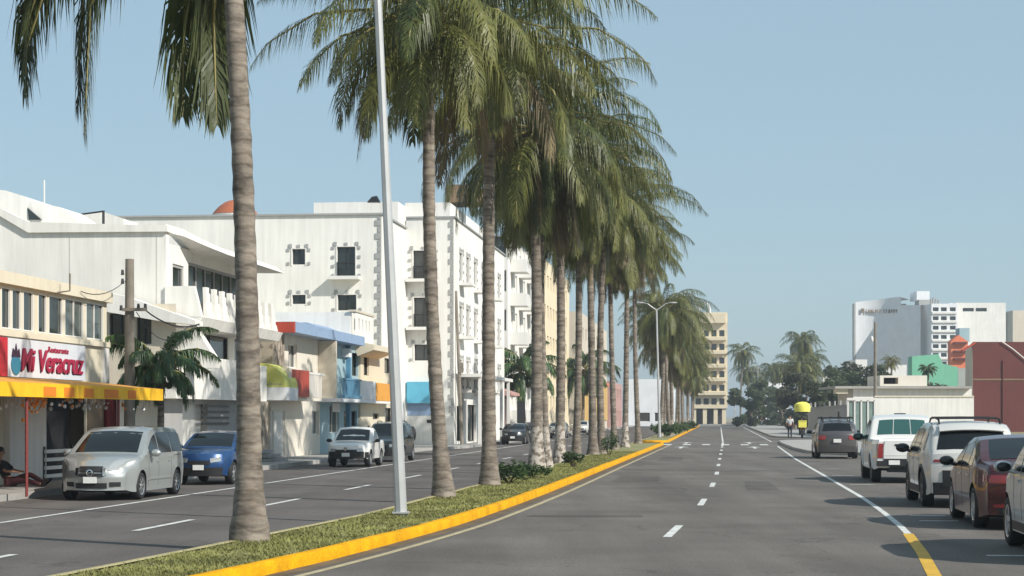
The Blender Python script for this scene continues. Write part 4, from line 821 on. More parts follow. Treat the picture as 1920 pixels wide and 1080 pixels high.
for k in range(8): q = ga_.lerp(gb_, .06+.125*k); solid(GW, 'post', 'grey_plaster', lambda mb: mb.box((q.x+.02,q.y,2.6),(q.x+.16,q.y+.14,3.1)))
RB = thing('warehouse', 'dark red windowless building with a pale left side', 'building', None, PZ(1870,815,175)); Zr = 175.0
xa, xb, zt = PZ(1824,0,Zr).x, PZ(1990,0,Zr).x, PZ(0,641,Zr).z
xl = PZ(1810,0,Zr+22).x
def _rb(mb):
    mb.poly([(xa,Zr,-.1),(xb,Zr,-.1),(xb,Zr,zt),(xa,Zr,zt)], 0); mb.poly([(xa,Zr,-.1),(xl,Zr+22,-.1),(xl,Zr+22,zt),(xa,Zr,zt)], 1); mb.poly([(xa,Zr,zt),(xb,Zr,zt),(xb,Zr+22,zt),(xl,Zr+22,zt)], 0); mb.poly([(xb,Zr,-.1),(xb,Zr+22,-.1),(xb,Zr+22,zt),(xb,Zr,zt)], 0); mb.poly([(xl,Zr+22,-.1),(xb,Zr+22,-.1),(xb,Zr+22,zt),(xl,Zr+22,zt)], 1)
mb = MB(); _rb(mb); mb.build('wall', [M['red_plaster'], M['beige_plaster']], RB, fix=False)
solid(RB, 'string_course', 'brown_plaster', lambda mb: mb.box((xa,Zr-.05,PZ(0,713,Zr).z),(xb,Zr-.004,PZ(0,710,Zr).z)))
solid(RB, 'downpipe', 'red_plaster', lambda mb: mb.tube([(PZ(1880,0,Zr).x,Zr-.08,0),(PZ(1880,0,Zr).x,Zr-.08,PZ(0,676,Zr).z)], .06, 6))
solid(RB, 'roof_edge', 'red_paint', lambda mb: mb.prism([PZ(1830,640,Zr-.25), PZ(1830,643.5,Zr-.25), PZ(1806,659,Zr-.25), PZ(1805,655,Zr-.25)], Vector((.6,3.5,0))))
solid(RB, 'cable', 'frame_white', lambda mb: mb.tube([PZ(1878,640,Zr-.15), PZ(1900,655,Zr-.15), PZ(1925,676,Zr-.15), PZ(1950,700,Zr-.15)], .05, 5))
CH = thing('bungalow', 'white flat roofed bungalow with a dark upper window behind the wall', 'house', None, PZ(1700,815,168)); Z = 168.0
solid(CH, 'wall', 'white_plaster', lambda mb: (zbox(mb,1600,1822,729,815,Z,8), )); solid(CH, 'roof', 'concrete', lambda mb: zbox(mb,1566,1822,724,728.6,Z-.6,9))
solid(CH, 'upper_wall', 'warm_plaster', lambda mb: (zbox(mb,1650,1657,704,723.8,Z+1,6), zbox(mb,1657.2,1684,704,708,Z+1,6), zbox(mb,1657.2,1684,720,723.8,Z+1,6), zbox(mb,1684.2,1738,704,723.8,Z+1,6)))
solid(CH, 'upper_window', 'inside_shade', lambda mb: zbox(mb,1657,1684.1,707.9,720.1,Z+2.5,1)); solid(CH, 'flue', 'cream_plaster', lambda mb: (zbox(mb,1568,1590,727,738,Z-.3,1.5)))  # upper opening backed by a block painted as dark as its interior
solid(CH, 'carport_roof', 'grey_plaster', lambda mb: zbox(mb,1770,1824,739,742,Z-3,8)) if False else None
GB = thing('building', 'pale green building with a sloping top in front of the hotel', 'building', None, PZ(1750,800,300)); Z = 300.0
solid(GB, 'wall', 'green_plaster', lambda mb: mb.prism([PZ(1710,790,Z), PZ(1796,790,Z), PZ(1796,688,Z), PZ(1768,682,Z), PZ(1760,664,Z), PZ(1710,668,Z)], Vector((0,3,0))))
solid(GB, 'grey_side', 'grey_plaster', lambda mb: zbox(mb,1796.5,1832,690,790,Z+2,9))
OB = thing('building', 'small orange building with dark balcony openings below the white hotel', 'building', None, PZ(1800,800,330)); Z = 330.0
solid(OB, 'wall', 'orange_plaster', lambda mb: mb.prism([PZ(1783,790,Z), PZ(1815,790,Z), PZ(1815,640,Z), PZ(1797,628,Z), PZ(1783,640,Z)], Vector((0,2.5,0))))
for y in (641, 657, 671): solid(OB, 'balcony', 'red_plaster', lambda mb: zbox(mb,1789,1814,y,y+4,Z-.7,.65))
solid(OB, 'blue_panel', 'teal_plaster', lambda mb: zbox(mb,1799,1818,615,641,Z+11,3))
# big white hotel
HB = thing('hotel', 'huge white hotel with a curved blank wing and a grid of dark windows', 'hotel', None, PZ(1750,800,460)); Z = 467.0
mb = MB(); arc = []
for k in range(21):                                  # the blank wing swings forward towards its right end
    f = k/20; px = 1604+122*f; arc.append(PZ(px, 567-11*min(1, f/.72) if f < .72 else 572, 474-12*f**2.4))
for p, q in zip(arc[:-1], arc[1:]):
    h = p.z if abs(p.z-q.z) < .6 else q.z
    mb.poly([(p.x,p.y,0),(q.x,q.y,0),(q.x,q.y,q.z),(p.x,p.y,q.z)]); mb.poly([(p.x,p.y,q.z),(q.x,q.y,q.z),(q.x+5,q.y+13,q.z),(p.x+2,p.y+13,q.z)])
mb.build('curved_wing', M['cool_plaster'], HB, smooth=60, fix=False)
p = arc[0]; solid(HB, 'left_edge', 'trim_grey', lambda mb: mb.box((p.x-.5,p.y-.2,0),(p.x-.004,p.y+1.5,p.z-.3)))
Z = 467.0
cx0, cx1 = PZ(1726,0,Z).x, PZ(1782,0,Z).x; nh = []
colx = [PZ(v,0,Z).x for v in (1735.5,1750.5,1767)]; rows = [PZ(0,v,Z).z for v in (587,603.5,621,638,655,671,687)]
holes = [(c, c+1.45, r-.0, r+.98) for c in colx for r in rows]
O_, U_, N_ = Vector((0,Z-8,0)), Vector((1,0,0)), Vector((0,-1,0)); zc = PZ(0,573,Z).z
mb = MB(); facade(mb, O_, U_, N_, PZ(1733,0,Z).x, cx1, 0, zc, holes, .6); mb.poly([(PZ(1733,0,Z).x,Z-8,0),(PZ(1721,0,Z).x,Z+12,0),(PZ(1721,0,Z).x,Z+12,zc),(PZ(1733,0,Z).x,Z-8,zc)]); mb.poly([(cx1,Z-8,0),(cx1,Z+12,0),(cx1,Z+12,zc),(cx1,Z-8,zc)]); mb.poly([(PZ(1733,0,Z).x,Z-8,zc),(cx1,Z-8,zc),(cx1,Z+12,zc),(PZ(1721,0,Z).x,Z+12,zc)])
mb.build('window_tower', M['cool_plaster'], HB, fix=False)
for h in holes: window(HB, O_, U_, N_, h, .6, 'frame_dark', 'glass', bar=.1)
for r in rows: solid(HB, 'window_band', 'hotel_plaster', lambda mb: mb.obox(O_,U_,N_,PZ(1734,0,Z).x,PZ(1780,0,Z).x,r-.62,r-.15,.004,.4))
ho2 = [(PZ(a,0,Z).x, PZ(b,0,Z).x, PZ(0,586,Z).z, PZ(0,579.5,Z).z) for a, b in ((1796,1817),(1820,1841))]
O2 = Vector((0,Z-5,0)); mb = MB(); z2_ = PZ(0,570,Z).z; xr = PZ(1876,0,Z).x; facade(mb, O2, U_, N_, cx1+.02, xr, 0, z2_, ho2, .6); mb.poly([(xr,Z-5,0),(xr,Z+15,0),(xr,Z+15,z2_),(xr,Z-5,z2_)]); mb.poly([(cx1,Z-5,z2_),(xr,Z-5,z2_),(xr,Z+15,z2_),(cx1,Z+15,z2_)]); mb.build('right_wing', M['hotel_plaster'], HB, fix=False)
for h in ho2: window(HB, O2, U_, N_, h, .6, 'frame_dark', 'glass', nx=6, bar=.1)
solid(HB, 'roof_block', 'cool_plaster', lambda mb: (zbox(mb,1719,1743,546,562,Z+4,8), zbox(mb,1780,1846,568.5,569.9,Z-4.5,10)))
for (a,b,c,d,zd) in ((1720,1740,563,567,Z-2),(1693,1712,566,573,Z+8)): solid(HB, 'roof_plant', 'trim_grey', lambda mb: mb.box((PZ(a,0,Z).x,zd,PZ(0,d,Z).z-.8),(PZ(b,0,Z).x,zd+5,PZ(0,c,Z).z)))
for x in (1744,1748,1752,1757,1762): solid(HB, 'roof_aerial', 'trim_grey', lambda mb: mb.tube([(PZ(x,0,Z).x,Z+2,PZ(0,575,Z).z),(PZ(x+2,0,Z).x,Z+2,PZ(0,557+abs(x-1752)*.5,Z).z)], .3, 5))
def _let(mb):
    rg = random.Random(2); xs = [1614,1617] + [1623+4.3*k for k in range(7)] + [1656+4.6*k for k in range(6)]
    for i, x in enumerate(xs):
        f = (x-1604)/122; Zk = 474-12*f**2.4; X = PZ(x,0,Zk).x; y = Zk-.45; zb = PZ(0,587,Zk).z; hh = .95 if i > 1 else 1.25
        mb.box((X,y,zb),(X+.13,y+.15,zb+hh)); mb.box((X+.134,y,zb+hh*rg.choice((0,.42,.8))),(X+.40,y+.15,zb+hh*.18+hh*.8*rg.random()*.1+hh*.62))
solid(HB, 'sign_lettering', 'brown_plaster', _let)
FB = thing('building', 'pale slab building at the right edge beyond the hotel', 'building', None, PZ(1910,800,500)); Z = 500.0
solid(FB, 'wall', 'beige_plaster', lambda mb: zbox(mb,1899,1960,582,790,Z,12)); solid(FB, 'painted_shade_side', 'grey_plaster', lambda mb: zbox(mb,1879,1898.8,586,790,Z+6,9))  # shade of the left side put in as grey plaster
WB = thing('building', 'low white building glimpsed through the far palms', 'building', None, PZ(1440,800,520)); Z = 520.0
solid(WB, 'wall', 'cool_plaster', lambda mb: zbox(mb,1418,1462,716,790,Z,10)); solid(WB, 'tall_wing', 'cool_plaster', lambda mb: zbox(mb,1462.3,1480,695,790,Z+2,10)); [solid(WB, 'window', 'glass', lambda mb: zbox(mb,1424+9*k,1429+9*k,y,y+5,Z-.1,.2)) for k in range(4) for y in (726,742)]
WB2 = thing('building', 'white flat topped building just left of the curved hotel wing', 'building', None, PZ(1610,800,400)); Z = 400.0
solid(WB2, 'wall', 'hotel_plaster', lambda mb: zbox(mb,1604,1626,674,790,Z,10))
WB3 = thing('building', 'white building behind the fan palm', 'building', None, PZ(1680,800,404)); solid(WB3, 'wall', 'hotel_plaster', lambda mb: zbox(mb,1660,1700,684,790,Z+4,10))
WB4 = thing('building', 'small white building just left of the dense olive trees', 'building', None, PZ(1552,800,404)); solid(WB4, 'wall', 'hotel_plaster', lambda mb: zbox(mb,1543,1562,700,790,Z+4,10))

# --- poles and lamps
lp = G(752,962,.185); LT = Vector(((700-CX)*lp.y/FPX, lp.y, 10.4))
def lamp(base, top, label, r0, r1, arm, az):
    o = thing('street_lamp', label, 'street lamp', 'white street lamps', base); h = top-base
    mb = MB(); mb.tube([Vector((0,0,-.05)), h*.35, h*.7, h], [r0*1.35, r0*1.15, r0*.85, r1*1.3], 8); o1 = mb.build('pole', M['galvanised'], o, smooth=30)
    mb = MB(); mb.box((-.14,-.14,0),(.14,.14,.025)); mb.build('base_plate', M['galvanised'], o)
    for sg in (-1, 1):
        d = Vector((math.cos(az), math.sin(az), 0))*sg
        mb = MB(); mb.tube([h+zz*-.05, h+d*arm*.3+zz*.12, h+d*arm*.7+zz*.42, h+d*arm+zz*.5], [.045,.04,.035,.03], 6); a_ = mb.build('arm', M['galvanised'], o)
        mb = MB(); c = h+d*(arm+.3)+zz*.5; mb.ball(c, (.34 if abs(d.x) > .5 else .14, .14 if abs(d.x) > .5 else .34, .07), 0, 10, 6); mb.build('lamp_head', M['galvanised'], a_, smooth=60)
    return o
lamp(lp, LT, 'near white street lamp post standing between the first two palms', .076, .05, 1.5, 0)
b = G(1237,820,.185); lamp(b, Vector(((1231-CX)*b.y/FPX, b.y, HC+(YH-580)*b.y/FPX)), 'far street lamp with two gull-wing arms past the last near palm', .08, .05, .95, 0)
b = W(352,-7.5,.1); lamp(W(356,7.6,.1), W(356,7.6,11), 'pale lamp post at the far end right of the tower', .12, .09, 1.2, 0)
UPo = thing('utility_pole', 'weathered concrete utility pole with crossarm at the restaurant', 'utility pole', None, at(-16.5,243,.14)); zt = Zt(-16.5,240,485)
mb = MB(); mb.tube([(0,0,-.1),(0,0,zt-.14)], [.17,.12], 10); mb.build('pole', M['pole_concrete'], UPo, smooth=40)
mb = MB(); mb.obox(Vector((0,0,zt-1.62)), n, -u, -.15, .55, 0, .09, .12, .2); mb.build('crossarm', M['pole_concrete'], UPo)
for d in ((-.16,-.5),(-.16,-.75),(.3,-1.46),(.5,-1.46),(-.2,-1.5)): mb = MB(); mb.tube([n*d[0]-u*.14+zz*(zt+d[1]-.1), n*d[0]-u*.14+zz*(zt+d[1]+.05)], [.05,.035], 8); mb.build('insulator', M['tank_black'], UPo)
p0 = at(-16.5,243,zt)
def wire(name, label, pts, r=.012, sag=.15):
    q = []
    for a, b in zip(pts[:-1], pts[1:]):
        for k in range(9): f = k/8; q.append(a.lerp(b, f) - zz*sag*4*f*(1-f))
    mb = MB(); mb.tube(q, r, 4); rootmesh(name, label, 'cable', mb, M['wire'])
wire('overhead_cable', 'thin cable sagging from the utility pole to the restaurant parapet', [p0-zz*.5, W(48.6,-17.0,5.15)], .012, .25)
wire('overhead_cable', 'upper dark cable running from the pole crossarm to the white house', [p0-zz*1.4+n*.4, PC(57.4,362,608)+n*.2], .025, .25)
wire('overhead_cable', 'lower slack cable beneath the pole crossarm cable', [p0-zz*1.5+n*.2, PC(57.4,340,612)+n*.2], .014, .6)
b = W(150,9.9,0); RP = thing('utility_pole', 'tall bare pole behind the white boundary wall', 'utility pole', None, PZ(1641,815,158)); mb = MB(); mb.tube([(0,0,-.1),(0,0,PZ(0,609,158).z)], [.17,.11], 8); mb.build('pole', M['pole_concrete'], RP, smooth=40); mb = MB(); mb.ball((-.3,-.1,PZ(0,641,158).z), (.14,.12,.28), 0, 8, 5); mb.build('meter_box', M['frame_white'], RP, smooth=50)
for i, (x, yb, yt, Z, lab) in enumerate(((1377,800,735,330,'thin grey pole beside the far tower'),(1420,797,720,340,'slim pale pole at the junction beyond the lane line'))):
    q = thing('sign_pole', lab, 'pole', None, PZ(x,yb,Z)*1.0); q.location.z = 0; mb = MB(); mb.tube([(0,0,-.05),(0,0,PZ(0,yt,Z).z)], [.11,.07], 7); mb.build('pole', M['galvanised'], q); mb = MB(); mb.box((-.14,-.1,2.4),(.14,.1,3.0)); mb.build('control_box', M['galvanised'], q)
tp = at(-14.3,977,.14); TT = thing('totem_sign', 'black pavement totem with a yellow band', 'sign', None, tp)
mb = MB(); mb.box((-.38,-.2,0),(.38,.2,.75)); mb.build('base', M['black_plastic'], TT); mb = MB(); mb.box((-.37,-.19,.753),(.37,.19,1.02)); mb.build('band', M['cloth_yellow'], TT); mb = MB(); mb.box((-.3,-.17,1.023),(.3,.17,2.75)); mb.build('panel', M['black_plastic'], TT)
up2 = thing('utility_pole', 'slender dark pole on the pavement at the hotel corner', 'utility pole', None, at(-14.9,866,.14)); mb = MB(); mb.tube([(0,0,-.05),(-.35,0,9)], [.11,.08], 8); mb.build('pole', M['pole_concrete'], up2, smooth=40); mb = MB(); mb.box((-.18,-.12,4.2),(.1,.12,4.8)); mb.build('junction_box', M['pole_concrete'], up2)

# far trees
for i, (x, w, h, Z) in enumerate(((1466,8.0,7.5,345),(1535,5.0,6.5,228))):
    broadleaf(Vector((PZ(x,0,Z).x,Z,0)), h, w, ('green tree closing the end of the road behind the distant motorcycle','dark tree between the right palm cluster and the olive trees')[i], 30+i, 3600, .34, 'tree_leaf', low=.06)
FTL = ['tallest distant palm just right of the cream tower','second distant palm from the cream tower, half hidden by the round tree','distant palm between the two thin poles and the right-hand cluster','rightmost of the small hazy palms over the end of the road','hazy distant palm above the far parked cars',
 'tallest palm of the cluster behind the yellow cart','leftmost palm of the cluster behind the yellow cart','rightmost palm of the cluster behind the yellow cart','shortest palm in the middle of the cluster behind the yellow cart']
FT = [(1388,655,330,'coconut'),(1404,690,360,'coconut'),(1446,688,350,'coconut'),(1470,690,400,'coconut'),(1428,700,420,'coconut'),(1503,634,270,'coconut'),(1490,680,255,'coconut'),(1522,672,285,'coconut'),(1514,700,262,'coconut')]
for i, (x, y, Z, k) in enumerate(FT):
    b = PZ(x,815,Z); b.z = 0; h = PZ(x,y+6,Z).z; palm(b, b+Vector((random.Random(i).uniform(-.6,.6),0,h)), FTL[i], CROWN_FAR[i % 3], 'distant palms', .95, .17, name='coconut_palm', seed=70+i)
broadleaf(PZ(1408,815,300)*1.0-zz*PZ(1408,815,300).z, 8.2, 6.5, 'round green tree at the junction below the distant palms', 1, 4200, .32, 'tree_leaf', low=.1)
broadleaf(Vector((PZ(1498,0,240).x,240,0)), 8.0, 5.5, 'brownish bushy tree under the right-hand palm cluster', 2, 3400, .3, 'tree_leaf_dark', low=.08)
broadleaf(Vector((PZ(1448,0,370).x,370,0)), 6.0, 9.0, 'low dark tree behind the far parked cars', 3, 3200, .4, 'tree_leaf_dark', low=.05)
for i, (x, w, h, Z) in enumerate(((1566,6.0,9.0,235),(1590,7.5,9.3,242),(1618,7.0,9.2,236),(1641,6.0,8.2,246),(1558,4.5,5.5,222))):
    broadleaf(Vector((PZ(x,0,Z).x,Z,0)), h, w, ('leftmost dense olive tree behind the bungalow','second dense olive tree behind the bungalow','third dense olive tree behind the bungalow','olive tree nearest the bare pole','low olive bush in front of the dense trees')[i], 10+i, 4600, .30, 'tree_leaf_dark' if i % 2 else 'tree_leaf', low=.12)
fp = PZ(1671,0,225); fp.z = 0; palm(fp, fp+zz*PZ(0,680,225).z, 'round headed grey fan palm between the bungalow and the hotel', crown_mesh('crown', 90, 34, 1.5, 1.3, nl=20, low=-60), None, 1.0, .14, name='fan_palm', seed=95)
fp = PZ(1740,0,200); fp.z = 0; palm(fp, fp+zz*PZ(0,694,200).z, 'small bright green palm in front of the green building', CROWN_SMALL[1], None, .62, .12, name='small_palm', seed=96)
broadleaf(Vector((PZ(1752,0,205).x,205,0)), 6.0, 3.6, 'brown green bush right of the small bright palm', 21, 900, .2, 'tree_leaf_dark')
mb = MB(); mb.prism([(PZ(1815,0,120).x,110,-.02),(PZ(1990,0,120).x,110,-.02),(PZ(1990,0,160).x,172,.25),(PZ(1815,0,160).x,172,.25)], zz*.08); struct(mb.build('verge', M['dry_grass']), 'bank of dry grass below the red building', 'verge')

LOCAL = {'street lamp','utility pole','pole','sign','shrub','tree','palm tree'}
for o in list(COL.objects):
    if o.type == 'EMPTY' and o.parent is None and o['category'] not in LOCAL: rebase(o, o.location.copy())
# ---------------------------------------------------------------- vehicles
def sstep(x): x = max(0.0, min(1.0, x)); return x*x*(3-2*x)
class Car:
    """Lofted car body: side silhouette, plan taper and tumblehome give one surface; details are patches laid on it.
    Local axes: +x forward, +y left, z up, origin on the ground under the centre."""
    def __init__(s, L, Wd, top, belt, clear, xf, xr, r, tumble=.20, nose=.24, tail=.16, round_=.20, bed=None, arch=.06, lowin=.04):
        s.L, s.Wd, s.top_, s.belt, s.clear, s.xf, s.xr, s.r = L, Wd, sorted(top), belt, clear, xf, xr, r
        s.tumble, s.nose, s.tail, s.round_, s.bed, s.ra, s.lowin = tumble, nose, tail, round_, bed, r+arch, lowin
        s.H = max(z for _, z in top); s.tx = [p[0] for p in s.top_]; s.tz = [p[1] for p in s.top_]
    def top(s, x): return float(np.interp(x, s.tx, s.tz))
    def bot(s, x):
        b = s.clear + .05*sstep((abs(x)-s.L/2+.5)/.5)
        for c in (s.xf, s.xr):
            if abs(x-c) < s.ra: b = max(b, s.r + math.sqrt(s.ra**2-(x-c)**2))
        return b
    def w(s, x, z):
        h = s.Wd/2; d = s.L/2 - abs(x); k = s.round_*(1.0 if x > 0 else .62)
        f = 1 - k*(1-sstep(min(1, d/.95)))**1.5
        if z > s.belt: f *= 1 - s.tumble*((z-s.belt)/(s.H-s.belt))**1.15
        else: f *= 1 - s.lowin*((s.belt-z)/s.belt)**2 - .012*math.sin(math.pi*z/s.belt*1.6)**2
        tz = s.top(x)
        if z > tz-.10: f *= 1 - .05*sstep((z-(tz-.10))/.10)
        return h*f
    def bulge(s, x, yf, z=.5):
        e = s.L/2 - .9; a = sstep((abs(x)-e)/.9)
        kk = s.nose if x > 0 else s.tail
        low = .05*max(0, (.55-z))/.35 if abs(x) > s.L/2-.3 else 0
        return -math.copysign(1, x)*(kk*a*abs(yf)**2.6 + low)
    def side(s, x, z, sg, off=0.0):
        y = s.w(x, z); return Vector((x + s.bulge(x, 1, z), sg*(y+off), z))
    def roof(s, x, yf, off=0.0):
        z = s.top(x); cr = .045 if z > s.belt+.25 else .028
        dz = (s.top(x+.02)-s.top(x-.02))/.04; nl = math.hypot(1, dz)
        zz_ = z + cr*(1-yf*yf); 
        return Vector((x + s.bulge(x, yf, z) - dz/nl*off, s.w(x, z)*yf, zz_ + off/nl))
    def end(s, front, z, yf, off=0.0):
        x = s.L/2 if front else -s.L/2; sg = 1 if front else -1
        return Vector((x + s.bulge(x, yf, z) + sg*off, s.w(x, min(z, s.top(x)))*yf, z))
    def columns(s):
        xs = set([s.L/2, -s.L/2])
        for x, _ in s.top_: xs.add(x)
        for c in (s.xf, s.xr):
            for k in range(13): xs.add(c - s.ra*math.cos(math.pi*k/12))
            xs.add(c-s.ra-.004); xs.add(c+s.ra+.004)
        k = -s.L/2
        while k < s.L/2: xs.add(k); k += .16
        o = []
        for x in sorted(xs):
            if not o or x-o[-1] > .0035: o.append(x)
        o[-1] = s.L/2; return o
    def body(s, parent, paint_, name='body'):
        mb = MB(); xs = s.columns(); MR = 12; YF = [-1,-.94,-.8,-.5,0,.5,.8,.94,1]; Lr, Rr, Tp, Bt = [], [], [], []
        for x in xs:
            b, t = s.bot(x), s.top(x); zs = [b + (t-b)*j/MR for j in range(MR+1)]
            Lr.append([mb.vert(s.side(x, z, 1)) for z in zs]); Rr.append([mb.vert(s.side(x, z, -1)) for z in zs])
            row = []
            for i, yf in enumerate(YF):
                if i == 0: row.append(Rr[-1][-1]); continue
                if i == len(YF)-1: row.append(Lr[-1][-1]); continue
                p = s.roof(x, yf)
                if s.bed and s.bed[0] < x < s.bed[1] and abs(yf) < .9: p.z = s.bed[2]
                row.append(mb.vert(p))
            Tp.append(row)
            Bt.append([Rr[-1][0]] + [mb.vert((x + s.bulge(x, yf, .3), s.w(x, b)*yf, b)) for yf in YF[1:-1]] + [Lr[-1][0]])
        for a in range(len(xs)-1):
            for j in range(MR):
                mb.face((Lr[a][j], Lr[a+1][j], Lr[a+1][j+1], Lr[a][j+1])); mb.face((Rr[a][j], Rr[a][j+1], Rr[a+1][j+1], Rr[a+1][j]))
            for i in range(len(YF)-1):
                inbed = s.bed and s.bed[0] < xs[a] and xs[a+1] < s.bed[1] and 0 < i < len(YF)-2
                mb.face((Tp[a][i], Tp[a+1][i], Tp[a+1][i+1], Tp[a][i+1]), 1 if inbed else 0); mb.face((Bt[a][i], Bt[a][i+1], Bt[a+1][i+1], Bt[a+1][i]), 1)
        for a, front in ((0, False), (len(xs)-1, True)):   # end caps, bowed across the width
            x = xs[a]; b, t = s.bot(x), s.top(x); prev = Rr[a]
            for yf in YF[1:]:
                if yf == 1: cur = Lr[a]
                else:
                    cur = [Bt[a][YF.index(yf)]] + [mb.vert(s.end(front, b+(t-b)*j/MR, yf)) for j in range(1, MR)] + [Tp[a][YF.index(yf)]]
                for j in range(MR): mb.face((prev[j], cur[j], cur[j+1], prev[j+1]))
                prev = cur
        return mb.build(name, [M[paint_], M['black_plastic']], parent, smooth=38)
    def patch(s, parent, name, fn, mt, nu=8, nv=4, thick=.012, smooth=40):
        """fn(a,b,off) -> point for a,b in 0..1; builds a thin raised panel."""
        mb = MB(); g = [[[mb.vert(fn(i/nu, j/nv, o)) for j in range(nv+1)] for i in range(nu+1)] for o in (-.006, thick)]
        for i in range(nu):
            for j in range(nv):
                for k in (0, 1): mb.face((g[k][i][j], g[k][i+1][j], g[k][i+1][j+1], g[k][i][j+1]))
        for i in range(nu):
            for j in (0, nv): mb.face((g[0][i][j], g[0][i+1][j], g[1][i+1][j], g[1][i][j]))
        for j in range(nv):
            for i in (0, nu): mb.face((g[0][i][j], g[0][i][j+1], g[1][i][j+1], g[1][i][j]))
        return mb.build(name, M[mt], parent, smooth=smooth)
    def sidewin(s, parent, x0, x1, zlo, margin, mt='car_glass', name='side_window', cutf=.0, cutr=.0):
        for sg in (-1, 1):
            def fn(a, b, o):
                zt = lambda x: min(s.top(x)-margin, s.H-margin-.01)
                x = x0 + (x1-x0)*a; hi = max(zlo+.03, zt(x)); z = zlo + (hi-zlo)*b; return s.side(x + (cutf*(1-a)+cutr*a)*b, z, sg, o)
            s.patch(parent, name, fn, mt, 8, 5, .006)
    def topwin(s, parent, name, x0, x1, yf, mt='car_glass', yf1=None):
        yf1 = yf1 or yf
        return s.patch(parent, name, lambda a, b, o: s.roof(x0+(x1-x0)*b, (-1+2*a)*(yf+(yf1-yf)*b), o), mt, 10, 5, .006)
    def endp(s, parent, name, front, y0, y1, z0, z1, mt, thick=.012, z0b=None, z1b=None, nu=10, nv=3):
        """patch on the nose or tail between width fractions y0..y1"""
        z0b = z0 if z0b is None else z0b; z1b = z1 if z1b is None else z1b
        return s.patch(parent, name, lambda a, b, o: s.end(front, (z0+(z0b-z0)*a) + ((z1+(z1b-z1)*a)-(z0+(z0b-z0)*a))*b, y0+(y1-y0)*a, o), mt, nu, nv, thick)
    def sidep(s, parent, name, sg, x0, x1, z0, z1, mt, thick=.012, nu=10, nv=3):
        return s.patch(parent, name, lambda a, b, o: s.side(x0+(x1-x0)*a, z0+(z1-z0)*b, sg, o), mt, nu, nv, thick)
    def wheels(s, parent, rim='rim', spokes=5, wd=.22):
        for x in (s.xf, s.xr):
            for sg in (-1, 1):
                yo = sg*(s.Wd/2*.985); yi = yo - sg*wd; r = s.r; mb = MB()
                prof = [(r*.64, yo-sg*.03),(r*.70, yo-sg*.003),(r*.88, yo),(r*.965, yo-sg*.02),(r, yo-sg*.05),(r, yi+sg*.03),(r*.95, yi),(r*.6, yi)]
                mb.lathe(prof, 'y', 28, 0, (x,0,r)); wh = mb.build('wheel', M['tyre'], parent, smooth=40)
                mb = MB(); yb = yo - sg*.07
                mb.lathe([(r*.65, yo-sg*.02),(r*.66, yo-sg*.006),(r*.60, yo-sg*.012),(r*.585, yb)], 'y', 28, 0, (x,0,r), True)
                mb.lathe([(r*.16, yo-sg*.028),(r*.15, yo-sg*.012),(.001, yo-sg*.010)], 'y', 14, 0, (x,0,r))
                for k in range(spokes):
                    a = 2*math.pi*k/spokes + .3; e = Vector((math.cos(a), 0, math.sin(a))); q = Vector((-math.sin(a), 0, math.cos(a))); c = Vector((x,0,r)); wk = r*(.11 if spokes < 7 else .06)
                    b0 = [c+e*r*.10-q*wk, c+e*r*.10+q*wk, c+e*r*.61+q*wk*.8, c+e*r*.61-q*wk*.8]
                    y0_, y1_ = yo-sg*.055, yo-sg*.018
                    mb.hexa([Vector((p.x,y0_,p.z)) for p in b0] + [Vector((p.x,y1_,p.z)) for p in b0])
                mb.build('rim', M[rim], wh, smooth=30)
                mb = MB(); mb.lathe([(r*.58, yb-sg*.01),(r*.56, yb),(.001, yb)], 'y', 20, 0, (x,0,r)); mb.build('brake_disc', M['rim_dark'], wh)
    def mirrors(s, parent, x, z, mt, sc=1.0):
        for sg in (-1, 1):
            y = s.w(x, z); mb = MB(); mb.ball((x+.02, sg*(y+.15), z+.05), (.085*sc, .125*sc, .085*sc), 0, 12, 8); mb.tube([(x, sg*(y-.02), z-.02), (x+.01, sg*(y+.09), z+.01)], [.03,.03], 6)
            m_ = mb.build('door_mirror', M[mt], parent, smooth=50)
            mb = MB(); mb.ball((x-.062, sg*(y+.15), z+.05), (.02, .10*sc, .065*sc), 0, 10, 6); mb.build('mirror_glass', M['car_glass'], m_, smooth=60)
    def rails(s, parent, x0, x1, mt='black_plastic', yf=.80, h=.07):
        for sg in (-1, 1):
            P = lambda x, dz: s.roof(x, sg*yf) + zz*dz
            mb = MB(); mb.tube([P(x0,0), P(x0-.15,h), P((x0+x1)/2,h+.01), P(x1+.15,h), P(x1,0)], .022, 6); mb.build('roof_rail', M[mt], parent, smooth=50)
    def handles(s, parent, xs, z, mt):
        for x in xs:
            for sg in (-1, 1): s.sidep(parent, 'door_handle', sg, x-.09, x+.09, z, z+.035, mt, .03, 3, 1)
    def seams(s, parent, xs, z0, z1):
        for x in xs:
            for sg in (-1, 1): s.sidep(parent, 'door_seam', sg, x-.005, x+.005, z0, z1, 'black_plastic', .002, 1, 6)
    def plate(s, parent, front, z, text_=None):
        p = s.end(front, z, 0, .03); mb = MB(); d = .012 if front else -.012; x0 = p.x
        mb.box((min(x0-.03,x0+d), -.16, z-.075), (max(x0-.03,x0+d)+.0, .16, z+.075)); return mb.build('number_plate', M['plate'], parent)
HU = math.atan2(UY, UX); HD = HU + math.pi           # heading along the avenue / towards the camera
GL, GRR = 'vehicles parked along the left pavement', 'vehicles parked along the right pavement'
LS = .88                                             # the far carriageway lies a little lower, so its vehicles show smaller
def carroot(name, label, cat, s, t, rz, group):
    o = thing(name, label, cat, group, W(s,t,0.004 if group != GL else .001), rz)
    if group == GL: o.scale = (LS,)*3
    return o

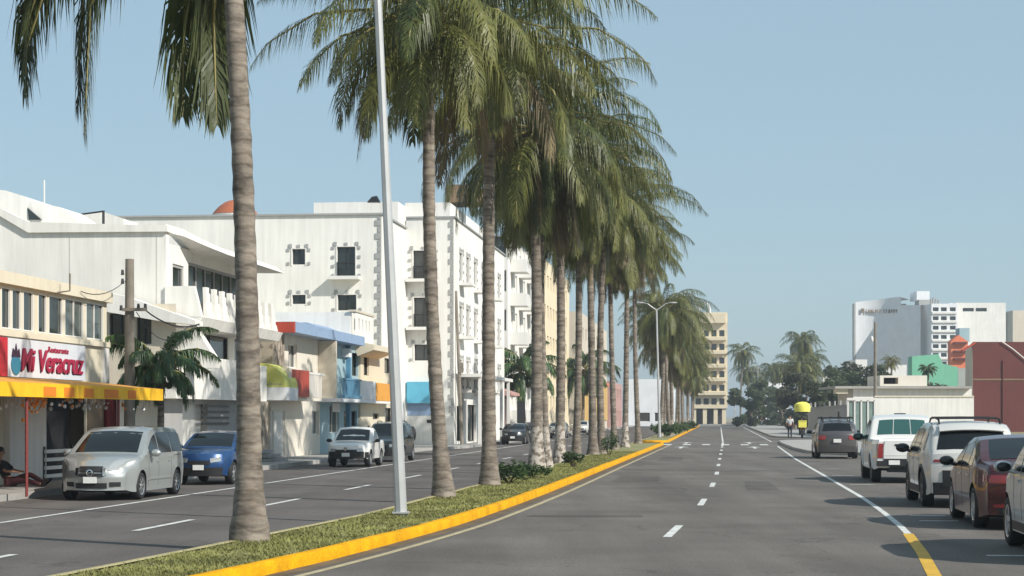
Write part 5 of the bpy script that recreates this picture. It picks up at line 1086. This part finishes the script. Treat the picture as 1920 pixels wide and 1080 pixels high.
# silver minivan
def minivan():
    c = Car(5.1, 1.96, [(2.55,.66),(2.47,.80),(2.25,.92),(1.85,1.02),(1.42,1.10),(1.0,1.36),(.62,1.58),(.35,1.68),(0,1.735),(-1.0,1.75),(-1.9,1.71),(-2.2,1.63),(-2.4,1.3),(-2.5,1.08),(-2.55,1.0)], 1.08, .20, 1.52, -1.48, .335, .17, .34, .10, .22)
    o = carroot('minivan', 'silver minivan with tinted windows parked at the restaurant', 'minivan', 40.5, -12.32-.98*LS, HD, GL); c.body(o, 'paint_silver')
    c.topwin(o, 'windscreen', 1.36, .50, .86, yf1=.84); c.topwin(o, 'rear_window', -2.16, -2.42, .8)
    c.sidewin(o, .98, .20, 1.12, .115, cutf=0); c.sidewin(o, .13, -.90, 1.12, .10); c.sidewin(o, -.97, -2.12, 1.13, .11, cutr=.06)
    for sg in (-1, 1):
        c.patch(o, 'headlight', lambda a, b, f: c.roof(2.52-.52*a, sg*(.56+.30*b+.09*a), f) if True else None, 'lamp_clear', 6, 4, .012)
        c.endp(o, 'fog_lamp_recess', True, sg*.60, sg*.90, .34, .45, 'black_plastic', .012)
        c.endp(o, 'grille_flank', True, sg*.42, sg*.52, .60, .80, 'chrome', .03, z0b=.62)
    c.endp(o, 'grille', True, -.40, .40, .585, .665, 'black_plastic', .02); c.patch(o, 'upper_grille', lambda a, b, f: c.roof(2.545-.075*b, -.40+.80*a, f), 'black_plastic', 8, 2, .016)
    p = c.end(True, .66, 0, .03); mb = MB(); mb.lathe([(.09,-.012),(.085,.012),(.06,.016),(.06,-.012)], 'x', 16, 0, (p.x,0,.675), True); mb.build('badge', M['chrome'], o)
    c.endp(o, 'lower_intake', True, -.52, .52, .30, .43, 'black_plastic', .012); c.plate(o, True, .505)
    for sg in (-1,1): c.sidep(o, 'side_moulding', sg, 1.0, -1.0, .46, .51, 'paint_silver', .02); c.sidep(o, 'slide_rail', sg, -1.0, -2.2, 1.04, 1.055, 'black_plastic', .004)
    c.seams(o, (.98,.16,-.93), .3, 1.08); c.handles(o, (.30,-.72), .90, 'paint_silver'); c.mirrors(o, .88, 1.08, 'paint_silver', 1.1); c.wheels(o, 'rim', 7); return o
minivan()
def crossover(name, label, s, t, rz, grp, pnt, L=4.3, Wd=1.78, H=1.62, rear='hatch', clad=True, teal=False, rails=True, rim='rim', scoop=1.0):
    top = [(L/2,.74),(L/2-.09,.90),(L/2-.45,1.0),(L/2-1.1,1.08),(L/2-1.5,1.30),(L/2-1.95,H-.07),(L/2-2.3,H-.01),(0-.5,H),(-L/2+.62,H-.07),(-L/2+.32,H-.17),(-L/2+.12,1.12),(-L/2+.02,1.03),(-L/2,.96)]
    c = Car(L, Wd, top, 1.02, .24, L/2-.86, -L/2+.84, .345, .20, .26, .12, .20)
    o = carroot(name, label, 'car', s, t, rz, grp); c.body(o, pnt)
    c.topwin(o, 'windscreen', L/2-1.16, L/2-1.92, .86); c.topwin(o, 'rear_window', -L/2+.33, -L/2+.14, .78, yf1=.84)
    c.sidewin(o, L/2-1.55, .28, 1.06, .10); c.sidewin(o, .20, -.78, 1.06, .10); c.sidewin(o, -.86, -L/2+.55, 1.09, .12, cutr=.05)
    if clad:
        c.endp(o, 'front_bumper', True, -.97, .97, .27, .52, 'black_plastic', .014); c.endp(o, 'rear_bumper', False, -.97, .97, .28, .56, 'black_plastic', .014)
        for sg in (-1,1): c.sidep(o, 'sill_cladding', sg, c.xr+c.ra+.03, c.xf-c.ra-.03, .26, .38, 'black_plastic', .012)
    for sg in (-1, 1):
        c.patch(o, 'headlight', lambda a, b, f: c.end(True, .66+.13*b+.05*a, sg*(.52+.42*a), f), 'lamp_clear', 6, 3, .014)
        c.patch(o, 'tail_light', lambda a, b, f: c.end(False, .80+.18*b, sg*(.62+.36*a), f), 'lamp_red', 5, 3, .014)
        c.sidep(o, 'tail_light_wrap', sg, -L/2+.01, -L/2+.22, .82, .97, 'lamp_red', .010, 4, 3)
    c.endp(o, 'grille', True, -.48, .48, .60, .72, 'black_plastic', .014); c.endp(o, 'intake', True, -.6, .6, .34, .47, 'black_plastic', .02)
    c.plate(o, True, .52); c.plate(o, False, .76); c.seams(o, (L/2-1.5,.24,-.82), .4, 1.04); c.handles(o, (.42,-.6), .92, pnt); c.mirrors(o, L/2-1.55, 1.06, pnt); c.wheels(o, rim, 5)
    if rails: c.rails(o, L/2-2.15, -L/2+.55)
    return c, o
crossover('compact_car', 'bright blue compact car half hidden by the nearest palm trunk', 49.2, -12.65-.88*LS, HD, GL, 'paint_blue', 4.1, 1.76, 1.56, rails=False)
def pickup(name, label, s, t, rz, grp, L, Wd, H, k, cab, dark_front, bedlen):
    zr = 1.16*k; xb = cab - .06
    top = [(L/2,.80*k),(L/2-.08,.95*k),(L/2-.45,1.04*k),(L/2-1.25,1.12*k),(L/2-1.62,1.36*k),(L/2-2.05,H-.08),(L/2-2.35,H),(cab+.55,H+.0),(cab+.16,H-.07),(cab,zr+.02),(xb,zr),(-L/2+.05,zr),(-L/2,zr-.05)]
    c = Car(L, Wd, top, 1.08*k, .36*k, L/2-.92, -L/2+1.12, .37*k, .17, .24, .03, .16, (-L/2+.10, xb-.02, .72*k))
    o = carroot(name, label, 'pickup truck', s, t, rz, grp); c.body(o, 'paint_white')
    c.topwin(o, 'windscreen', L/2-1.30, L/2-2.02, .86)
    return c, o
c, o = pickup('pickup_truck', 'small white pickup with a black front bumper facing the camera', 66.4, -12.2-.86*LS, HD, GL, 4.4, 1.72, 1.56, .90, -.55, True, 1.4)
L = 4.4; c.sidewin(o, L/2-1.66, -.32, 1.02, .10); c.mirrors(o, L/2-1.6, 1.0, 'black_plastic', .9); c.seams(o, (L/2-1.5,-.42), .4, 1.0)
c.endp(o, 'front_bumper', True, -.98, .98, .33, .62, 'black_plastic', .03); c.endp(o, 'grille', True, -.62, .62, .61, .70, 'black_plastic', .03)
for sg in (-1,1):
    c.patch(o, 'headlight', lambda a, b, f: c.end(True, .62+.11*b+.02*a, sg*(.56+.40*a), f+.01), 'lamp_clear', 6, 3, .014)
    c.sidep(o, 'bumper_wrap', sg, L/2-.5, L/2-.02, .36, .60, 'black_plastic', .016, 5, 3)
p = c.end(True,.70,0,.02); mb = MB(); mb.lathe([(.075,-.012),(.07,.02),(.001,.022)], 'x', 14, 0, (p.x+.01,0,.73)); mb.build('badge', M['chrome'], o)
c.plate(o, True, .50); c.wheels(o, 'rim', 6); c.topwin(o, 'sunvisor_strip', L/2-2.3, L/2-2.42, .8, 'black_plastic'); c.endp(o, 'tailgate_panel', False, -.8, .8, .6, .98, 'paint_white')
c.rails(o, L/2-2.3, -.2, yf=.7, h=.04)
c2, o2 = crossover('off_road_car', 'dark green off-road car with a white covered spare wheel on its rear', 73.8, -12.25-.92*LS, HD, GL, 'paint_darkgreen', 4.2, 1.84, 1.74)
sw = MB(); cc = Vector((-2.42, .62, 1.20)); q = Matrix.Rotation(R(-58), 3, 'Z')
sw.lathe([(.20,-.10),(.31,-.11),(.37,-.06),(.37,.07),(.31,.11),(.20,.10)], 'x', 24); 
for i, v in enumerate(sw.v): sw.v[i] = tuple(q @ Vector(v) + cc)
spw = sw.build('spare_wheel', M['tyre'], o2, smooth=40); sw = MB(); sw.lathe([(.22,-.12),(.22,.12),(.18,.135),(.001,.14)], 'x', 24)
for i, v in enumerate(sw.v): sw.v[i] = tuple(q @ Vector(v) + cc)
sw.build('wheel_cover', M['paint_white'], spw, smooth=30)
mb = MB(); mb.tube([(-2.05,.5,1.1), cc], .04, 6); mb.build('spare_carrier', M['black_plastic'], o2)

# right-hand row, seen from behind; s of the rear bumper = s - L/2
c, o = crossover('suv', 'silver grey car at the frame edge showing only its front wheel and mirror', 25.0, 3.98+.94, HU, GRR, 'paint_steel', 4.7, 1.88, 1.66, rim='rim', rails=False)
for sg in (-1,1): c.sidep(o, 'arch_cladding', sg, c.xf+.45, c.xf+.62, .4, .62, 'black_plastic', .012, 3, 3)
def sedan():
    L, Wd = 4.6, 1.80
    c = Car(L, Wd, [(2.3,.62),(2.22,.74),(1.9,.84),(1.2,.96),(.85,1.08),(.25,1.36),(-.1,1.435),(-.5,1.45),(-.95,1.40),(-1.4,1.22),(-1.78,1.07),(-2.15,1.03),(-2.26,.98),(-2.3,.90)], .96, .19, 1.42, -1.36, .335, .20, .30, .16, .24)
    o = carroot('sedan', 'dark red sedan parked between the white suv and the silver car', 'car', 32.1, 4.08+.9, HU, GRR); c.body(o, 'paint_red')
    c.topwin(o, 'windscreen', .92, .22, .84); c.topwin(o, 'rear_window', -.98, -1.72, .82); c.sidewin(o, .68, .02, .985, .085); c.sidewin(o, -.05, -.85, .985, .085); c.sidewin(o, -.91, -1.32, 1.0, .085)
    for sg in (-1,1):
        c.patch(o, 'headlight', lambda a, b, f: c.end(True, .56+.10*b+.04*a, sg*(.5+.44*a), f), 'lamp_clear', 6, 3, .014)
        c.patch(o, 'tail_light', lambda a, b, f: c.end(False, .74+.13*b, sg*(.50+.48*a), f), 'lamp_red', 6, 3, .016); c.sidep(o, 'tail_light_wrap', sg, -2.28, -2.04, .76, .87, 'lamp_red', .012, 4, 2)
        c.endp(o, 'reflector', False, sg*.66, sg*.90, .36, .41, 'lamp_red', .012)
    c.endp(o, 'diffuser', False, -.80, .80, .23, .35, 'black_plastic', .02); c.endp(o, 'bumper_crease', False, -.92, .92, .52, .545, 'paint_red', .03); c.plate(o, False, .66)
    c.endp(o, 'grille', True, -.5, .5, .38, .58, 'black_plastic', .014); c.seams(o, (.75,-.02,-1.0), .28, .96); c.handles(o, (.12,-.85), .82, 'chrome'); c.mirrors(o, .72, .98, 'black_plastic'); c.wheels(o, 'rim', 9)
    for sg in (-1,1):
        c.patch(o, 'exhaust', lambda a, b, f: c.end(False, .27+.06*b, sg*(.55+.16*a), f+.01), 'chrome', 3, 2, .02)
sedan()
def suv_white():
    L, Wd = 4.55, 1.86
    c = Car(L, Wd, [(2.27,.78),(2.2,.94),(1.8,1.04),(1.15,1.12),(.75,1.34),(.3,1.58),(0,1.645),(-.6,1.66),(-1.55,1.62),(-1.85,1.53),(-2.08,1.20),(-2.18,1.10),(-2.25,1.05),(-2.27,.96)], 1.04, .24, 1.40, -1.38, .365, .20, .26, .14, .20)
    o = carroot('suv', 'white suv with roof rails and black lower tailgate ahead of the red sedan', 'suv', 39.2, 4.02+.93, HU, GRR); c.body(o, 'paint_pearl')
    c.topwin(o, 'windscreen', 1.08, .36, .86); c.topwin(o, 'rear_window', -1.88, -2.15, .84, yf1=.90); c.sidewin(o, .72, .02, 1.08, .10); c.sidewin(o, -.06, -.92, 1.08, .10); c.sidewin(o, -1.0, -1.72, 1.12, .13)
    c.endp(o, 'tailgate_panel', False, -.74, .74, .42, .74, 'black_plastic', .02); c.endp(o, 'rear_bumper', False, -.97, .97, .27, .50, 'black_plastic', .014)
    c.patch(o, 'roof_spoiler', lambda a, b, f: c.roof(-1.70-.20*b, -.86+1.72*a, f) + Vector((-.06*b,0,.012)), 'paint_pearl', 8, 2, .03)
    c.patch(o, 'tailgate_lip', lambda a, b, f: c.end(False, .86+.07*b, -.62+1.24*a, f+.03*b), 'paint_pearl', 8, 2, .02)
    for sg in (-1,1):
        c.patch(o, 'tail_light', lambda a, b, f: c.end(False, .90+.05*b, sg*(.66+.32*a), f), 'lamp_red', 5, 3, .014)
        c.sidep(o, 'sill_cladding', sg, c.xr+c.ra+.03, c.xf-c.ra-.03, .26, .40, 'black_plastic', .012)
        for x in (c.xf, c.xr):                       # black arch lips
            c.patch(o, 'arch_cladding', lambda a, b, f: c.side(x+(c.ra+.06*b)*math.cos(math.pi*a), max(.30, c.r+(c.ra+.06*b)*math.sin(math.pi*a)), sg, f), 'black_plastic', 16, 1, .014)
        c.patch(o, 'headlight', lambda a, b, f: c.end(True, .72+.1*b, sg*(.55+.4*a), f), 'lamp_clear', 5, 3, .014)
    c.plate(o, False, .62); c.rails(o, .1, -1.65, 'black_plastic', .82, .085); mb = MB(); [mb.tube([c.roof(x,-.82)+zz*.10, c.roof(x,0)+zz*.075, c.roof(x,.82)+zz*.10], .02, 6) for x in (-.2,-1.2)]; mb.build('roof_bar', M['black_plastic'], o); c.seams(o, (.8,-.02,-.96), .4, 1.06); c.handles(o, (.15,-.78), .92, 'paint_pearl'); c.mirrors(o, .74, 1.08, 'black_plastic', 1.15); c.wheels(o, 'rim_dark', 5)
suv_white()
c, o = pickup('pickup_truck', 'white double cab pickup with its tailgate to the camera', 53.2, 4.15+.93, HU, GRR, 5.3, 1.86, 1.80, 1.0, -.75, False, 1.5)
L = 5.3; c.sidewin(o, L/2-1.7, .32, 1.16, .11, 'car_glass_teal'); c.sidewin(o, .25, -.55, 1.16, .11, 'car_glass_teal'); c.mirrors(o, L/2-1.65, 1.16, 'car_glass_teal', 1.3)
for y0, y1 in ((-.80,-.30),(-.27,.27),(.30,.80)): c.patch(o, 'rear_window', lambda a, b, f: c.roof(-.61-.115*b, y0+(y1-y0)*a, f), 'car_glass_teal', 6, 4, .006)
c.endp(o, 'tailgate', False, -.80, .80, .66, 1.135, 'paint_white', .022); c.endp(o, 'tailgate_step', False, -.76, .76, .735, .75, 'paint_pearl', .028); c.endp(o, 'tailgate_handle', False, .22, .46, 1.0, 1.05, 'black_plastic', .034)
for sg in (-1,1):
    c.endp(o, 'tail_light', False, sg*.83, sg*.985, .68, 1.06, 'lamp_red', .02); c.sidep(o, 'tail_light_wrap', sg, -L/2+.01, -L/2+.13, .68, 1.06, 'lamp_red', .014, 3, 4)
    for x in (c.xf, c.xr): c.patch(o, 'arch_cladding', lambda a, b, f: c.side(x+(c.ra+.05*b)*math.cos(math.pi*a), max(.40, c.r+(c.ra+.05*b)*math.sin(math.pi*a)), sg, f), 'paint_white', 14, 1, .03)
mb = MB(); mb.box((-L/2-.14,-.86,.46),(-L/2+.03,.86,.60)); mb.box((-L/2-.06,-.5,.42),(-L/2+.2,.5,.459)); mb.build('rear_bumper', M['black_plastic'], o)
mb = MB(); mb.box((-L/2-.02,-.55,.30),(-L/2+.5,.55,.40)); mb.lathe([(.09,-.12),(.11,0),(.09,.12)], 'y', 10, 0, (c.xr,0,.36)); mb.tube([(c.xr,-.7,.36),(c.xr,.7,.36)], .05, 8); mb.build('rear_axle', M['black_plastic'], o)
c.endp(o, 'lower_tail_panel', False, -.80, .80, .56, .648, 'black_plastic', .016); mb = MB(); mb.box((-L/2-.16,.26,.50),(-L/2-.142,.55,.62)); mb.build('number_plate', M['plate'], o)
mb = MB(); mb.box((.1,-.18,1.845),(.35,.12,1.875)); mb.build('roof_beacon', M['black_plastic'], o); c.seams(o, (L/2-1.6,.28,-.62), .45, 1.1); c.handles(o, (.45,-.42), 1.0, 'paint_white'); c.wheels(o, 'rim_dark', 6, .25)
c.endp(o, 'grille', True, -.6, .6, .55, .78, 'black_plastic', .02)
c, o = crossover('suv', 'dark grey hatchback with a loaded roof rack, farthest in the right row', 81.3, 4.1+.9, HU, GRR, 'paint_grey', 4.2, 1.80, 1.62, clad=False, rim='rim_dark')
mb = MB(); [mb.tube([(x,-.7,1.72),(x,.7,1.72)], .03, 6) for x in (.2,-.6,-1.3)]; [mb.tube([(.3,y,1.75),(-1.4,y,1.75)], .025, 6) for y in (-.6,-.2,.2,.6)]; mb.tube([(-1.35,-.1,1.75),(-1.35,-.1,1.98)], .04, 6); mb.build('roof_rack', M['black_plastic'], o)
# farther traffic
for (s, t, rz, pnt, lab) in ((118,-12.75,HD,'paint_black','black hatchback parked by the totem, glimpsed between trunks'),(133,-12.75,HD,'paint_black','black car parked beyond the bushy pavement palms'),(150,-12.75,HD,'paint_silver','silver car parked far along the left pavement'),(176,-12.75,HD,'paint_pearl','pale car parked farthest along the left pavement')):
    crossover('hatchback', lab, s, t, rz, GL, pnt, 4.0, 1.74, 1.5, rails=False)
for i, (x, Z, pnt, lab) in enumerate(((1425,392,'paint_white','white car parked left in the row at the far junction'),(1440,396,'paint_black','black car in the middle of the row at the far junction'),(1462,390,'paint_silver','silver car at the right of the row at the far junction'))):
    p = PZ(x,800,Z); s, t = toST(p); crossover('hatchback', lab, s, t, HU+1.2, 'cars parked at the far junction', pnt, 4.2, 1.74, 1.5, rails=False)

# ---------------------------------------------------------------- people
def skin_mesh(name, nodes, edges, root, mt, parent, sub=1):
    me = bpy.data.meshes.new(name); keys = list(nodes); me.from_pydata([nodes[k][0] for k in keys], [(keys.index(a), keys.index(b)) for a, b in edges], [])
    ob = bpy.data.objects.new(name, me); COL.objects.link(ob); md = ob.modifiers.new('s', 'SKIN'); md.use_smooth_shade = True
    sv = me.skin_vertices[0].data
    for i, k in enumerate(keys): rr = nodes[k][1]; sv[i].radius = rr if hasattr(rr, '__len__') else (rr, rr); sv[i].use_root = (k == root)
    sb = ob.modifiers.new('b', 'SUBSURF'); sb.levels = sub; sb.render_levels = sub
    dg = bpy.context.evaluated_depsgraph_get(); m2 = bpy.data.meshes.new_from_object(ob.evaluated_get(dg)); bpy.data.objects.remove(ob)
    m2.materials.clear(); m2.materials.append(M[mt]); m2.name = name; m2.polygons.foreach_set('use_smooth', [True]*len(m2.polygons)); return part(name, m2, parent)
def person(label, loc, rz, J, shirt, trousers, group=None, sleeve=True):
    """J: joint positions (pelvis, chest, neck, head, and per side l/r: sh, el, ha, hip, kn, an, toe), facing +x."""
    o = thing('person', label, 'person', group, loc, rz); V = Vector; J = {k: V(v) for k, v in J.items()}
    nd = {'pelvis':(J['pelvis'],(.125,.10)),'chest':(J['chest'],(.135,.10)),'neck':(J['neck'],.052),'head':(J['head'],(.072,.082)),'crown':(J['head']+(J['head']-J['neck']).normalized()*.10,(.066,.074))}
    ed = [('pelvis','chest'),('chest','neck'),('neck','head'),('head','crown')]
    for q in 'lr':
        nd.update({q+'sh':(J[q+'sh'],.058),q+'el':(J[q+'el'],.040),q+'wr':(J[q+'ha'],.026),q+'hip':(J[q+'hip'],.085),q+'kn':(J[q+'kn'],.056),q+'an':(J[q+'an'],.038),q+'toe':(J[q+'toe'],.034)})
        ed += [('chest',q+'sh'),(q+'sh',q+'el'),(q+'el',q+'wr'),('pelvis',q+'hip'),(q+'hip',q+'kn'),(q+'kn',q+'an'),(q+'an',q+'toe')]
        d = (J[q+'ha']-J[q+'el']).normalized(); sd = d.cross(V((0,0,1))); sd = sd.normalized() if sd.length > .1 else V((1,0,0)); up = sd.cross(d)
        nd[q+'pa'] = (J[q+'ha']+d*.07,(.034,.018)); ed.append((q+'wr',q+'pa'))
        for i, (off, ln) in enumerate(((-.026,.062),(-.009,.072),(.009,.068),(.026,.052))):
            b0 = J[q+'ha']+d*.085+sd*off; b1 = b0+d*ln*.55-up*.012; b2 = b1+d*ln*.3-up*.03
            for k, p in enumerate((b0,b1,b2)): nd[f'{q}f{i}{k}'] = (p,.0085-.001*k)
            ed += [(q+'pa',f'{q}f{i}0'),(f'{q}f{i}0',f'{q}f{i}1'),(f'{q}f{i}1',f'{q}f{i}2')]
        nd[q+'t0'] = (J[q+'ha']+d*.045-sd*.045,.010); nd[q+'t1'] = (J[q+'ha']+d*.085-sd*.062-up*.01,.008); ed += [(q+'wr',q+'t0'),(q+'t0',q+'t1')]
    b = skin_mesh('body', nd, ed, 'pelvis', 'skin', o)
    fw = V((1,0,0)); h = J['head']; mb = MB()                       # face: nose, eyes, ears, mouth
    mb.ball(h+fw*.088+zz*.015, (.016,.012,.02), 0, 8, 5); mb.ball(h+V((0,.078,.02)), (.018,.012,.03), 0, 8, 5); mb.ball(h+V((0,-.078,.02)), (.018,.012,.03), 0, 8, 5); mb.build('facial_features', M['skin'], o, smooth=60)
    mb = MB(); [mb.ball(h+fw*.077+V((0,y,.04)), (.008,.012,.008), 0, 6, 4) for y in (-.03,.03)]; mb.ball(h+fw*.078-zz*.035, (.006,.024,.006), 0, 6, 4); mb.build('eyes_and_mouth', M['hair'], o)
    mb = MB(); mb.ball(h+V((-.018,0,.075)), (.092,.088,.082), 0, 12, 8); mb.build('hair', M['hair'], o, smooth=60)
    g = .014; nd2 = {'pelvis':(J['pelvis']+zz*.03,(.135+g,.105+g)),'chest':(J['chest'],(.15,.115)),'ne':(J['chest'].lerp(J['neck'],.55),.08)}; ed2 = [('pelvis','chest'),('chest','ne')]
    for q in 'lr': nd2[q+'sh'] = (J[q+'sh'],.074); nd2[q+'el'] = (J[q+'sh'].lerp(J[q+'el'],.9),.056); ed2 += [('chest',q+'sh'),(q+'sh',q+'el')]
    skin_mesh('shirt', nd2, ed2, 'pelvis', shirt, o)
    nd3 = {'pelvis':(J['pelvis']-zz*.01,(.142,.112))}; ed3 = []
    for q in 'lr': nd3[q+'hip'] = (J[q+'hip'],.100); nd3[q+'kn'] = (J[q+'kn'],.070); nd3[q+'an'] = (J[q+'kn'].lerp(J[q+'an'],.93),.056); ed3 += [('pelvis',q+'hip'),(q+'hip',q+'kn'),(q+'kn',q+'an')]
    skin_mesh('trousers', nd3, ed3, 'pelvis', trousers, o)
    mb = MB()
    for q in 'lr':
        a, t_ = J[q+'an'], J[q+'toe']; d = (t_-a); d.normalize(); mb.tube([a-d*.05, a+d*.02, t_, t_+d*.05], [.042,.052,.046,.028], 8)
    mb.build('shoes', M['shoe'], o, smooth=50); return o
STAND = dict(pelvis=(0,0,.93), chest=(.01,0,1.32), neck=(.01,0,1.50), head=(.03,0,1.61), lsh=(.0,.19,1.40), lel=(-.02,.25,1.12), lha=(.08,.24,.88), rsh=(.0,-.19,1.40), rel=(-.02,-.25,1.12), rha=(.08,-.24,.88), lhip=(0,.09,.88), lkn=(.03,.10,.48), lan=(-.02,.10,.07), ltoe=(.14,.11,.03), rhip=(0,-.09,.88), rkn=(.02,-.10,.48), ran=(-.03,-.10,.07), rtoe=(.13,-.11,.03))
SITG = dict(pelvis=(0,0,.13), chest=(-.20,0,.50), neck=(-.22,0,.68), head=(-.19,0,.79), lsh=(-.20,.18,.58), lel=(.02,.26,.38), lha=(.24,.20,.36), rsh=(-.20,-.18,.58), rel=(.02,-.26,.38), rha=(.24,-.20,.36), lhip=(.06,.09,.13), lkn=(.46,.14,.30), lan=(.84,.12,.08), ltoe=(.95,.14,.17), rhip=(.06,-.09,.13), rkn=(.46,-.12,.16), ran=(.86,-.10,.06), rtoe=(.97,-.12,.15))
RIDE = dict(pelvis=(0,0,.86), chest=(.12,0,1.24), neck=(.16,0,1.41), head=(.19,0,1.52), lsh=(.12,.19,1.32), lel=(.34,.26,1.12), lha=(.58,.28,1.02), rsh=(.12,-.19,1.32), rel=(.34,-.26,1.12), rha=(.58,-.28,1.02), lhip=(.04,.10,.82), lkn=(.40,.18,.66), lan=(.22,.17,.28), ltoe=(.38,.18,.25), rhip=(.04,-.10,.82), rkn=(.40,-.18,.66), ran=(.22,-.17,.28), rtoe=(.38,-.18,.25))
p = G(14,913,.14); person('person sitting on the pavement in black clothes with legs stretched out', Vector((p.x+.03, p.y, .14)), R(-8), SITG, 'cloth_black', 'cloth_maroon')
p = G(1481,822,.14); pb = Vector((PZ(1504,0,141).x, 141, .14))
person('person in a pale shirt and dark trousers standing beside the yellow cart', Vector((PZ(1481,0,139).x, 139, .14)), HU, STAND, 'cloth_white', 'cloth_navy')
def motorbike(loc, rz, label, pnt, group=None):
    o = thing('motorcycle', label, 'motorcycle', group, loc, rz)
    for x in (.66,-.62):
        mb = MB(); mb.lathe([(.21,-.05),(.29,-.05),(.31,-.02),(.31,.02),(.29,.05),(.21,.05)], 'y', 22, 0, (x,0,.31), True); wh = mb.build('wheel', M['tyre'], o, smooth=40)
        mb = MB(); mb.lathe([(.05,-.06),(.05,.06)], 'y', 10, 0, (x,0,.31)); [mb.tube([(x,0,.31),(x+.21*math.cos(a),0,.31+.21*math.sin(a))], .012, 5) for a in [k*math.pi/4 for k in range(8)]]; mb.build('rim', M['rim'], wh)
    mb = MB(); mb.tube([(-.62,.07,.31),(-.1,.09,.36),(.25,.08,.45),(.42,0,.85)], .03, 6); mb.tube([(-.62,-.07,.31),(-.1,-.09,.36),(.25,-.08,.45),(.42,0,.85)], .03, 6); mb.box((-.12,-.14,.25),(.28,.14,.52)); mb.build('frame', M['black_plastic'], o)
    mb = MB(); mb.tube([(.66,.07,.31),(.46,.07,.92)], .025, 6); mb.tube([(.66,-.07,.31),(.46,-.07,.92)], .025, 6); mb.tube([(.42,-.34,.98),(.5,-.1,1.0),(.5,.1,1.0),(.42,.34,.98)], .016, 6); mb.build('fork_and_handlebar', M['chrome'], o)
    mb = MB(); mb.ball((.22,0,.74), (.26,.13,.12), 0, 12, 8); mb.build('fuel_tank', M[pnt], o, smooth=60)
    mb = MB(); mb.tube([(.02,0,.74),(-.3,0,.75),(-.62,0,.82)], [.10,.12,.07], 8, squash=.6); mb.build('seat', M['black_plastic'], o, smooth=60)
    mb = MB(); mb.ball((.60,0,.86), (.09,.09,.10), 0, 10, 7); mb.build('headlight', M['lamp_clear'], o, smooth=60); mb = MB(); mb.box((-.80,-.06,.66),(-.74,.06,.74)); mb.build('tail_light', M['lamp_red'], o); return o
o = motorbike(pb, HU, 'motorcycle carrying a yellow box and a tall yellow canopy on the pavement', 'cloth_yellow')
mb = MB(); mb.box((-.88,-.30,.80),(-.42,.30,1.25)); mb.box((-.90,-.32,1.252),(-.40,.32,1.32)); mb.build('cargo_box', M['cloth_yellow'], o)
mb = MB(); mb.lathe([(.60,1.98),(.62,2.35),(.56,2.56),(.30,2.70),(.01,2.74)], 'z', 14, 0, (-.25,0,0)); mb.build('canopy', M['cloth_yellow'], o, smooth=35)
mb = MB(); mb.tube([(-.65,0,.8),(-.3,0,2.3)], .03, 6); mb.build('canopy_pole', M['black_plastic'], o)
mb = MB(); mb.ball((-.62,.32,2.34), (.10,.16,.11), 0, 10, 6); mb.build('canopy_badge', M['tank_black'], o, smooth=60)
person('person in black riding the motorcycle under the yellow canopy', pb, HU, RIDE, 'cloth_black', 'cloth_black')
pb = Vector((PZ(1428,0,330).x, 330, 0)); motorbike(pb, HD, 'distant small motorcycle coming along the road', 'paint_red')
person('person in dark red on the distant motorcycle', pb, HD, RIDE, 'cloth_maroon', 'cloth_black')
